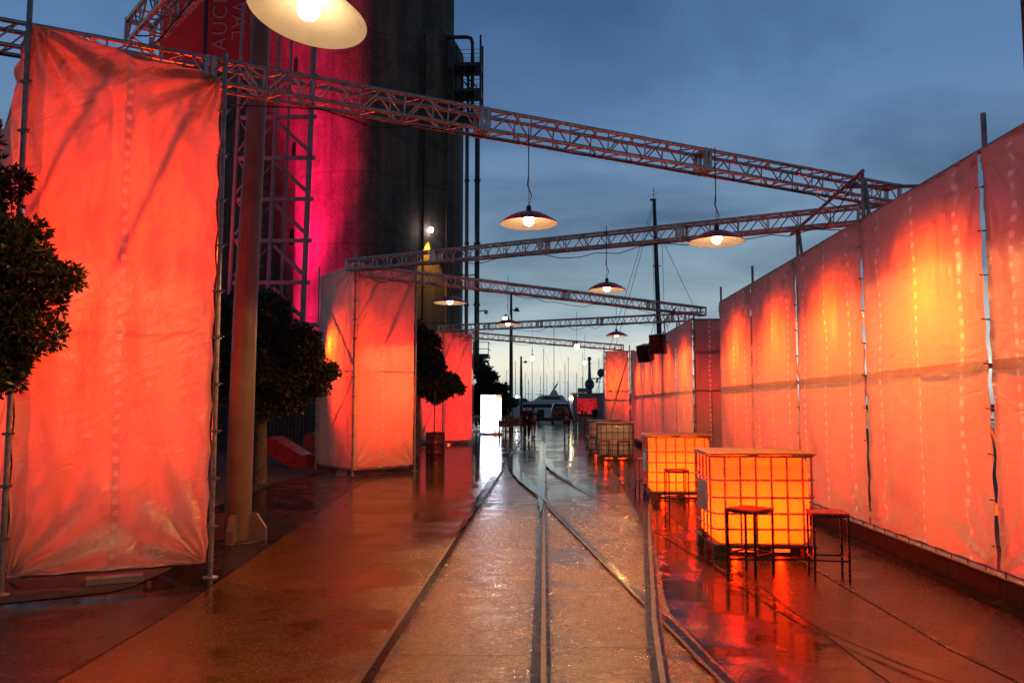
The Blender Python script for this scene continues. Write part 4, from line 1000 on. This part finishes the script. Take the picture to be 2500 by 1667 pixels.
# crowd barriers
def barrier(c, rz, label):
    t = thing('crowd_barrier', label, 'barrier', c, rz, 'white crowd barriers left of the screen'); b = MB()
    b.path([(-1,0,.12),(-1,0,1.0),(-.92,0,1.08),(.92,0,1.08),(1,0,1.0),(1,0,.12)],.02,8); b.tube((-1,0,.2),(1,0,.2),.018,8); b.build('frame', M['whitepaint'], t)
    b = MB(); [b.tube((x,0,.2),(x,0,1.08),.009,6) for x in np.linspace(-.85,.85,12)]; b.build('bars', M['whitepaint'], t)
    for x in (-.75,.75): MB().box((x,0,.06),(.06,.6,.02)).build('foot', M['whitepaint'], t)
barrier((-4.1,43.2,0), R(20), 'front white crowd barrier beside the far left tower'); barrier((-4.15,47.5,0), R(6), 'rear white crowd barrier behind the glowing screen')

# high bar tables
def bartable(c, w, d, h, label, panel):
    t = thing('bar_table', label, 'bar table', c, 0, 'timber high tables near the screen')
    MB().bbox((0,0,h),(w,d,.05),.008).build('table_top', M['timber'], t)
    for sx in (-1,1):
        for sy in (-1,1): MB().box((sx*(w/2-.07),sy*(d/2-.07),h/2-.02),(.07,.07,h-.06)).build('leg', M['timber'], t)
    if panel: MB().box((0,-d/2+.06,h*.72),(w-.2,.03,h*.40)).build('skirt', M['timber'], t)
    MB().box((0,0,.25),(w-.2,.05,.05)).build('stretcher', M['timber'], t)
bartable((-1.55,43.6,0),1.15,.7,1.08,'timber high table with a boarded front, left of the walking pair',True)
bartable((-2.15,45.0,0),.8,.6,.92,'smaller timber high table right beside the glowing screen',True)
bartable((2.65,45.5,0),.8,.6,.95,'timber high table in front of the pale kiosk',True)
st1 = make_stool('bar stool under the timber high table beside the screen'); st1['group'] = 'bar stools at the timber tables'; st1.location = (-2.0,43.0,.004)
copy_tree(st1,(-1.2,42.7,.004),R(10),'bar stool under the boarded high table behind the walking woman')
t = thing('metal_chair', 'thin metal chair beside the pale kiosk', 'chair', (1.75,43.5,0), R(10))
MB().bbox((0,0,.46),(.42,.42,.03),.006).build('seat', M['timber'], t); MB().box((0,.2,.82),(.42,.03,.14)).build('backrest', M['timber'], t)
for sx in (-1,1):
    for sy in (-1,1): MB().tube((sx*.19,sy*.19,0),(sx*.19,sy*.19,.9 if sy > 0 else .46),.014,6).build('leg', M['darksteel'], t)
for (x, z, l_) in ((-1.75,1.11,'clear bottle on the boarded high table'),):
    b = MB(); b.lathe([(.001,0),(.035,0),(.035,.16),(.013,.21),(.013,.27),(.001,.27)],12); o = b.build('bottle', simple('pale_bottle_glass',(.5,.5,.42),.15), None); o.location = (x,43.5,z); tag(o, l_, 'bottle')

# ------------------------------------------------------------------ kiosk
t = thing('bar_kiosk', 'pale kiosk bar with a red mural behind its serving hatch', 'kiosk', (3.25,60,0))
b = MB(); b.box((-.92,0,1.27),(.34,2.2,2.54)); b.box((.92+.1,0,1.27),(.50,2.2,2.54)); b.box((.05,-.95,2.36),(1.5,.3,.36)); b.box((.05,-.95,.5),(1.5,.3,1.0)); b.box((.05,0,2.56),(2.5,2.3,.06)); b.build('wall', M['pinkwall'], t)
MB().bbox((.05,-1.2,1.02),(1.7,.5,.06),.01).build('counter', M['timber'], t)
MB().box((-.35,-.9,2.78),(.72,.2,.34)).build('sign_box', M['pinkwall'], t)
def mk_mural():
    m = Mat('red_mural', (.8,.02,.02), .6); n = m.noise(1.6,3,.5,dist=2.6)
    k = m.rng(m.math('ABSOLUTE', m.math('SUBTRACT', n, .5)), .012, .03, 1, 0); c = m.mix(k, (.55,.015,.02), (.03,.004,.006)); m.base(c)
    m.l.new(c, m.p.inputs['Emission Color']); m.p.inputs['Emission Strength'].default_value = .9; return m.m
MB().box((.05,.6,1.7),(1.5,.05,1.3)).build('backlit_mural', mk_mural(), t)
for x, z, h in ((-.4,1.05,.28),(-.15,1.05,.20),(.55,1.05,.16)):
    MB().box((x,-1.15,z+h/2),(.16,.14,h)).build('bar_equipment', M['blackmetal'], t)
t = thing('sconce_lamp', 'small yellow lamp at the left top corner of the kiosk', 'lamp', (2.05,59.0,2.2))
MB().sphere((0,0,0),.13,12,8).build('globe', M['flame'], t); MB().tube((0,0,0),(.12,.5,.05),.03,6).build('bracket', M['darksteel'], t)

# ------------------------------------------------------------------ vehicle and trailer
t = thing('black_van', 'dark utility vehicle seen from behind with a lit roof edge', 'vehicle', (1.72,80,0))
def hull(secs):  # sections along y of (y, half widths/heights)
    b = MB(); n = 16; vs = []
    for (y, w0, w1, z0, zs, z1) in secs:
        pts = [(-w0,z0),(-w0,zs),(-w1,z1-.08),(-w1+.12,z1),(w1-.12,z1),(w1,z1-.08),(w0,zs),(w0,z0)]; vs += [(x, y, z) for x, z in pts]
    n = 8; fs = [tuple(range(n-1,-1,-1)), tuple(len(vs)-n+i for i in range(n))]
    for j in range(len(secs)-1):
        for i in range(n): fs.append((j*n+i, j*n+(i+1)%n, (j+1)*n+(i+1)%n, (j+1)*n+i))
    return b.add(vs, fs)
hull([(-2.3,.86,.68,.38,1.05,1.62),(-2.2,.93,.74,.32,1.12,1.86),(.6,.94,.76,.32,1.12,1.90),(1.1,.94,.60,.32,1.1,1.25),(2.3,.86,.5,.36,.9,1.0)]).build('body', M['carpaint'], t)
MB().quad((-.60,-2.32,1.15),(.60,-2.32,1.15),(.56,-2.27,1.66),(-.56,-2.27,1.66)).build('rear_window', M['glassdark'], t)
for sx in (-1,1):
    MB().box((sx*.80,-2.30,1.0),(.10,.06,.30)).build('tail_light', M['redled'] if False else simple('tail_lens',(.35,.01,.01),.2), t)
    for y in (-1.4,1.4): MB().tube((sx*.72,y,.36),(sx*.95,y,.36),.36,20).build('wheel', M['rubber'], t)
b = MB(); [b.tube((sx*.62,-2.0,1.93),(sx*.62,.4,1.96),.02,6) for sx in (-1,1)]; b.tube((-.6,-2.1,1.93),(.6,-2.1,1.93),.025,6); b.build('roof_rack', M['whitepaint'], t)
t = thing('flat_trailer', 'low dark flat trailer with a black case on its left end', 'trailer', (.75,74.6,0))
MB().bbox((0,0,.42),(2.75,1.6,.34),.03).build('deck', M['blackmetal'], t); MB().box((-1.0,0,.94),(.62,.6,.70)).build('case', M['plastic_black'], t)
for sx in (-1,1): MB().tube((sx*1.1,0,.26),(sx*1.32,0,.26),.26,18).build('wheel', M['rubber'], t)
MB().box((0,-.82,.16),(2.7,.04,.05)).build('bumper', M['silver'], t)
t = thing('traffic_cone', 'orange cone standing left of the trailer', 'cone', (-.95,72,0)); MB().lathe([(.001,.95),(.03,.95),(.20,.06),(.28,.06),(.28,0),(.001,0)],20).build('shell', M['cone'], t)

# ------------------------------------------------------------------ lamp posts
def lamppost(c, h, r, heads, label, mat='postblue'):
    t = thing('lamp_post', label, 'lamp post', c, 0, 'tall lamp posts on the quay'); MB().path([(0,0,0),(0,0,h*.6),(0,0,h)],[r,r*.75,r*.5],12).build('post', M[mat], t)
    for (dx_, z, kind) in heads:
        MB().tube((0,0,z),(dx_,0,z),.035,6).build('arm', M[mat], t)
        if kind == 'flood':
            b = MB(); b.lathe([(.06,.16),(.10,.14),(.24,-.12),(.001,-.12)],14,(dx_,0,z)); b.build('lamp_head', M['blackmetal'], t)
        else:
            b = MB(); b.lathe([(.05,.30),(.13,.26),(.13,.1),(.001,.1)],14,(dx_,0,z)); b.build('lamp_head', M['blackmetal'], t)
            MB().sphere((dx_,0,z-.02),.20,14,8,.75).build('lens', M['whitespot'], t)
lamppost((-2.42,60,0),10.1,.17,[(.42,8.9,'flood'),(-.42,8.25,'lit')],'nearer and taller dark lamp post left of centre')
lamppost((-2.72,98,0),7.7,.22,[(.55,7.0,'flood'),(-.5,2.75,'lit')],'farther and shorter lamp post beside the tall one')
# big pole at the right edge
t = thing('timber_pole', 'thick dark pole rising behind the screens at the right edge', 'pole', (5.62,9,0)); MB().path([(0,0,0),(0,0,5),(0,0,12)],[.14,.13,.12],20).build('shaft', M['bark'], t); MB().tube((0,0,11.9),(0,0,12.1),.13,16).build('cap', M['darksteel'], t)

# ------------------------------------------------------------------ harbour
def motor_yacht(c, rz, s, label, mast=False):
    t = thing('motor_yacht', label, 'yacht', c, rz); q = lambda pts: [(a*s, b_*s) for a, b_ in pts]
    b = MB(); b.extrude(q([(-9,-.6),(7.5,-.6),(10.5,2.4),(8,2.5),(-9,2.2)]),0,0,1); b.v=[];b.f=[];b.sm=[]
    def slab(pts, hw): b = MB(); b.extrude(q(pts),1,-hw*s,hw*s); return b
    slab([(-9,-.6),(7.5,-.6),(11,2.3),(-9,1.9)],2.3).build('hull', M['yacht'], t)
    slab([(-7,1.9),(6,2.0),(3.5,3.5),(1.5,4.0),(-6.5,3.9)],1.9).build('cabin', M['yacht'], t)
    slab([(-5.6,2.6),(3.9,2.6),(3.0,3.3),(-5.6,3.3)],1.94).build('window_band', M['yachtdark'], t)
    slab([(-6,3.9),(1.2,4.0),(-.6,5.2),(-5,5.2)],1.5).build('upper_deck', M['yacht'], t)
    slab([(-4.6,4.3),(-.2,4.3),(-.9,4.9),(-4.6,4.9)],1.54).build('window_band', M['yachtdark'], t)
    slab([(-4.2,5.2),(-2.2,5.2),(-2.9,6.3),(-3.6,6.3)],.5).build('radar_arch', M['yacht'], t); return t
ty = motor_yacht((-.6,112,-.35), R(175), .66, 'low white motor yacht with a slanting crane arm, behind the walkers')
b = MB(); b.tube((-1.0,0,2.6),(-2.6,0,5.0),.12,6); b.tube((-2.4,0,4.7),(-2.7,0,5.4),.05,5); b.tube((.1,0,3.2),(-.1,0,3.6),.04,5); b.tube((.5,0,3.55),(-.6,0,3.55),.04,5); b.build('crane_arm', M['mastgrey'], ty)
ty = motor_yacht((11.5,140,-.6), R(180), .82, 'large superyacht with a radar mast and domes above the kiosk')
b = MB(); b.path([(3.4,0,4.2),(3.4,0,6.0),(3.4,0,10.2)],[.5,.35,.16],10); b.build('mast', M['mastgrey'], ty)
for (x, z, r_) in ((3.4,10.4,.34),(1.4,7.9,.66),(3.4,5.9,.85)): MB().sphere((x,0,z),r_,16,10,1.15).build('radome', M['mastgrey'], ty)
b = MB(); b.tube((3.4,0,6.9),(1.4,0,7.0),.12,6); b.tube((3.0,0,9.6),(3.9,0,9.6),.06,5); b.tube((1.6,0,6.9),(1.4,0,7.3),.15,6); b.tube((2.2,0,6.2),(2.0,0,6.9),.2,6); b.build('yard_arm', M['mastgrey'], ty)
sg = 'distant sailing boats in the marina'
def sailboat(c, rz, hgt, label, seedm):
    t = thing('sailing_boat', label, 'sailing boat', c, rz, sg)
    b = MB(); vs = []; n = 9
    for i in range(n+1):
        f = i/n; x = -4+8*f; w = 1.25*math.sin(math.pi*min(1,.25+.75*f))**.6 if f < 1 else .03; vs += [(x,-w,.9+.2*f),(x,w,.9+.2*f),(x,-w*.5,-.1),(x,w*.5,-.1)]
    fs = []
    for i in range(n): a = 4*i; fs += [(a,a+1,a+5,a+4),(a,a+4,a+6,a+2),(a+1,a+3,a+7,a+5)]
    b.add(vs, fs+[(0,2,3,1)]); b.build('hull', M['yacht'], t)
    MB().path([(.5,0,.9),(.5,0,hgt)],[.085,.05],6).build('mast', M['masthaze'], t)
    MB().tube((.5,0,2.0),(-3.2,0,2.1),.10,6).build('boom', M['mastgrey'], t)
    b = MB(); b.tube((.5,0,hgt),(4,0,1.1),.010,4); b.tube((.5,0,hgt),(-4,0,1.0),.010,4)
    if seedm % 2: b.tube((.5,-.8,hgt*.6),(.5,.8,hgt*.6),.04,4)
    b.build('rigging', M['masthaze'], t); return t
sb = [(-7.2,190,10.5),(-5.6,175,12.5),(-4.8,230,12),(-3.9,205,9.5),(-2.1,185,16),(-1.1,220,11),(.6,178,15.5),(1.4,240,12),(2.8,170,19.5),(4.0,215,12),(5.4,185,14.0),(6.6,240,16),
      (8.2,190,10.5),(9.6,185,15),(10.8,200,14.5),(12.4,175,13),(14.5,190,15),(16.5,210,12),(-9.2,210,12),(3.4,250,10),(7.4,230,9.5),(-6.4,240,8.5),(11.5,240,11),(18.5,200,14)]
for i, (x, y, h) in enumerate(sb): sailboat((x, y, -1.1), R(random.uniform(-60,240)), h, 'small distant sailing boat among the bare marina masts', i)
# tall yacht mast behind the right screens
t = thing('sloop', 'very tall dark yacht mast with rigging above the far screens', 'yacht', (10.7,72,-.5))
MB().path([(-.12,0,1.0),(-.22,0,8),(-.38,0,14),(-.52,0,20.9)],[.26,.24,.21,.15],12).build('mast', M['postblue'], t)
b = MB(); b.extrude([(-8,.3),(8.5,.3),(10,2.2),(-8.5,1.9)],0,0,1); b.v=[];b.f=[];b.sm=[]
b.prism([(-1.8,-8),(1.8,-8),(2.1,0),(1.5,6),(0,10),(-1.5,6),(-2.1,0)],-.4,1.6); b.build('hull', M['yacht'], t)
b = MB()
for (p, q) in (((-.55,0,20.8),(-6.6,.5,1)),((-.50,0,20.4),(-5.9,1.5,1)),((-.45,0,18.6),(4.9,.5,6.8)),((-.22,0,11.2),(2.3,.5,4)),((-.22,0,11.2),(-2.2,.5,4)),((-.7,0,17),(-.55,0,3)),((.15,0,17),(.35,0,3))): b.tube(p,q,.022,5)
b.build('rigging', M['mastgrey'], t)
b = MB(); b.tube((-.9,0,20.9),(-.35,0,20.9),.10,6); b.tube((-.55,0,20.9),(-.55,0,22),.03,5); b.tube((-1.1,0,21.2),(-.2,0,21.5),.02,5)
for z in (5.2,9.8,14.8): b.tube((-.75,0,z),(.0,0,z),.04,5)
b.build('masthead', M['postblue'], t)
# breakwater and far shore
def hills(name, y, pts, mat):
    b = MB(); vs = []; n = len(pts)
    for x, z in pts: vs += [(x, y, -1.2), (x, y+4, z), (x, y+30, -1.2)]
    b.add(vs, [(3*i,3*i+3,3*i+4,3*i+1) for i in range(n-1)]+[(3*i+1,3*i+4,3*i+5,3*i+2) for i in range(n-1)], False); return tag(b.build(name, mat), kind='structure')
far_m = simple('far_shore_in_dusk', (.10,.14,.19), .9, 0, .3, .05, 0)
hills('hills', 420, [(-260,3)]+[(-250+12*i, 2.2+1.2*noise.noise((i*.35,2,1))+(2.2 if 14 < i < 20 else 0)) for i in range(44)]+[(280,3)], far_m)
t = thing('boat_shed', 'low dark quay building left of centre beyond the lamp posts', 'building', (-5.8,150,-1.1))
MB().prism([(-3.5,-4),(3.2,-4),(3.2,4),(-3.5,4)],0,3.0).build('wall', far_m, t)
b = MB(); b.extrude([(-3.8,3.0),(3.5,3.0),(2.6,4.0),(-.6,4.3),(-3.0,4.1)],1,-4.3,4.3); b.build('roof', far_m, t)

# ------------------------------------------------------------------ people
def skin(name, joints, edges, mat, parent, sub=2):
    me = bpy.data.meshes.new(name); me.from_pydata([j[0] for j in joints], edges, []); o = bpy.data.objects.new('tmp', me); col.objects.link(o)
    o.modifiers.new('s','SKIN'); me.skin_vertices[0].data[0].use_root = True
    for v, j in zip(me.skin_vertices[0].data, joints): v.radius = (j[1], j[2] if len(j) > 2 else j[1])
    m2 = o.modifiers.new('u','SUBSURF'); m2.levels = sub; m2.render_levels = sub; bpy.context.view_layer.update()
    mesh = bpy.data.meshes.new_from_object(o.evaluated_get(bpy.context.evaluated_depsgraph_get())); bpy.data.objects.remove(o)
    mesh.name = name; mesh.materials.clear(); mesh.materials.append(mat); mesh.polygons.foreach_set('use_smooth', [True]*len(mesh.polygons))
    r = bpy.data.objects.new(name, mesh); col.objects.link(r); r.parent = parent; return r
def person(c, rz, label, h=1.66, stout=1.0, step=.16, armswing=.08, outfit='trousers'):
    t = thing('person', label, 'person', c, rz); k = h/1.66; s = stout
    S = lambda *p: tuple(v*k for v in p)
    hipL, hipR = S(-.09*s,0,.86), S(.09*s,0,.86); kL, kR = S(-.10,-step*.55,.48), S(.10,step*.25,.47); aL, aR = S(-.09,-step,.08), S(.09,step*1.1,.10)
    eL, eR = S(-.27*s,armswing,1.08), S(.27*s,-armswing*.4,1.08); wL, wR = S(-.29*s,-armswing*.2,.84), S(.29*s,-armswing*1.6,.85)
    J = [(S(0,0,.92),.13*s*k,.10*k),(S(0,0,1.10),.12*s*k,.095*k),(S(0,.01,1.28),.14*s*k,.095*k),(S(0,.01,1.40),.07*k,.06*k),(S(0,0,1.46),.045*k),
         (hipL,.085*s*k),(kL,.055*k),(aL,.036*k),(S(-.09,-step-.12,.03),.030*k),(hipR,.085*s*k),(kR,.055*k),(aR,.036*k),(S(.09,step*1.1-.12,.04),.030*k),
         (S(-.17*s,.01,1.38),.052*k),(eL,.038*k),(wL,.026*k),(S(.17*s,.01,1.38),.052*k),(eR,.038*k),(wR,.026*k)]
    E_ = [(0,1),(1,2),(2,3),(3,4),(0,5),(5,6),(6,7),(7,8),(0,9),(9,10),(10,11),(11,12),(2,13),(13,14),(14,15),(2,16),(16,17),(17,18)]
    n = len(J)
    # head with chin, brow and nose on the neck
    J += [(S(0,-.005,1.53),.062*k,.07*k),(S(0,-.01,1.60),.072*k,.085*k)]; E_ += [(4,n),(n,n+1)]
    body = skin('body', J, E_, M['skin'], t)
    b = MB(); b.add([S(-.014,-.088,1.545),S(.014,-.088,1.545),S(0,-.115,1.55),S(0,-.088,1.585)],[(0,1,2),(0,2,3),(1,3,2)])
    b.build('nose', M['skin'], body)
    b = MB(); [b.sphere(S(sx*.03,-.088,1.585),.009*k,8,6) for sx in (-1,1)]; b.sphere(S(0,-.082,1.512),.016*k,8,6,.35); b.build('eyes_and_mouth', M['hair'], body)
    for w, sx in ((wL,-1),(wR,1)):
        b = MB(); pw = Vector(w); b.path([pw, pw+Vector((0,-.01,-.05)), pw+Vector((0,-.02,-.085))],[.022,.030,.022],8)
        for f in range(4): b.path([pw+Vector((0,.022-.015*f,-.08)), pw+Vector((-sx*.006,.016-.015*f,-.12)), pw+Vector((-sx*.02,.010-.015*f,-.15+.008*abs(f-1)))],[.0085,.008,.006],6)
        b.path([pw+Vector((0,-.035,-.04)), pw+Vector((-sx*.012,-.055,-.075)), pw+Vector((-sx*.02,-.058,-.10))],[.009,.009,.006],6); b.build('hand', M['skin'], body)
    g_ = 1.17
    if outfit == 'trousers':
        skin('trousers',[(S(0,0,.93),.15*s*k,.12*k),(hipL,.105*s*k),(kL,.085*k),(S(-.09,-step*.9,.14),.062*k),(hipR,.105*s*k),(kR,.085*k),(S(.09,step*1.0,.16),.062*k)],[(0,1),(1,2),(2,3),(0,4),(4,5),(5,6)],M['blackcloth'],t)
        skin('top',[(S(0,0,.80),.205*s*k,.15*k),(S(0,0,1.05),.185*s*k,.14*k),(S(0,.01,1.28),.175*s*k,.125*k),(S(0,.01,1.385),.085*k,.08*k),(S(-.18*s,.01,1.36),.075*k),(S(-.25*s,armswing*.7,1.15),.062*k),(S(.18*s,.01,1.36),.075*k),(S(.25*s,-.02,1.15),.062*k)],[(0,1),(1,2),(2,3),(2,4),(4,5),(2,6),(6,7)],M['blackcloth'],t)
        skin('scarf',[(S(-.07,-.03,1.43),.03),(S(0,-.085,1.40),.034),(S(.07,-.03,1.43),.03),(S(0,.06,1.45),.03)],[(0,1),(1,2),(2,3),(3,0)],M['redcloth'],t,1)
    else:
        skin('shorts',[(S(0,0,.93),.14*s*k,.11*k),(hipL,.10*s*k),(S(-.10,-step*.3,.66),.082*k),(hipR,.10*s*k),(S(.10,step*.15,.66),.082*k)],[(0,1),(1,2),(0,3),(3,4)],M['blackcloth'],t)
        skin('top',[(S(0,0,.92),.150*s*k,.12*k),(S(0,0,1.10),.140*s*k,.115*k),(S(0,.01,1.28),.155*s*k,.115*k),(S(0,.01,1.385),.08*k,.075*k)],[(0,1),(1,2),(2,3)],M['redcloth'],t)
        skin('jacket',[(S(0,.05,.95),.155*k,.09*k),(S(0,.05,1.28),.165*k,.09*k),(S(0,.035,1.39),.09*k,.06*k),(S(-.18,.01,1.37),.07*k),(eL,.056*k),(S(-.285,-.01,.92),.045*k),(S(.18,.01,1.37),.07*k),(eR,.056*k),(S(.285,-.10,.93),.045*k)],[(0,1),(1,2),(1,3),(3,4),(4,5),(1,6),(6,7),(7,8)],M['blackcloth'],t)
    skin('hair',[(S(0,.035,1.60),.078*k,.085*k),(S(0,.02,1.665),.062*k,.07*k)]+([(S(0,.05,1.70),.035*k)] if outfit == 'trousers' else [(S(0,.06,1.48),.06*k,.04*k),(S(0,.07,1.36),.05*k,.03*k)]),[(0,1),(1,2)] if outfit == 'trousers' else [(1,0),(0,2),(2,3)],M['hair'],t,2)
    for a in (aL,aR):
        b = MB(); b.extrude([(-.15,0),(.07,0),(.07,.09),(.0,.10),(-.10,.06),(-.15,.04)],0,-.042,.042); b.v = [tuple(Vector(a)*1+Vector(v)+Vector((0,0,-a[2]+(.0 if a[2] < .09*k else .03)))) for v in b.v]; b.build('shoe', M['blackcloth'] if outfit == 'trousers' else M['plastic_black'], t)
    b = MB(); b.tube(S(-.05,-.125,1.38),S(0,-.155*s**.5,1.12),.006,5); b.tube(S(.05,-.125,1.38),S(0,-.155*s**.5,1.12),.006,5); lan = b.build('lanyard', M['redcloth'], t)
    b = MB(); b.box(S(0,-.165*s**.5,1.08),(.07,.008,.10)); b.build('pass_card', M['whitepaint'], t); return t
person((-.80,39.0,.012), R(4), 'woman in loose black clothes with an orange scarf and lanyard walking towards the camera', 1.66, 1.25)
person((1.17,40.2,.012), R(-6), 'woman in shorts, red top and black jacket walking on the right of the lane', 1.66, .92, .22, .1, 'shorts')
person((-.52,40.6,.012), R(20), 'person half hidden behind the woman in black', 1.58, 1.0, .12, .05, 'shorts')
person((3.72,57.9,.012), R(150), 'dark figure standing at the kiosk counter with back turned', 1.60, 1.0, .04, .03, 'trousers')
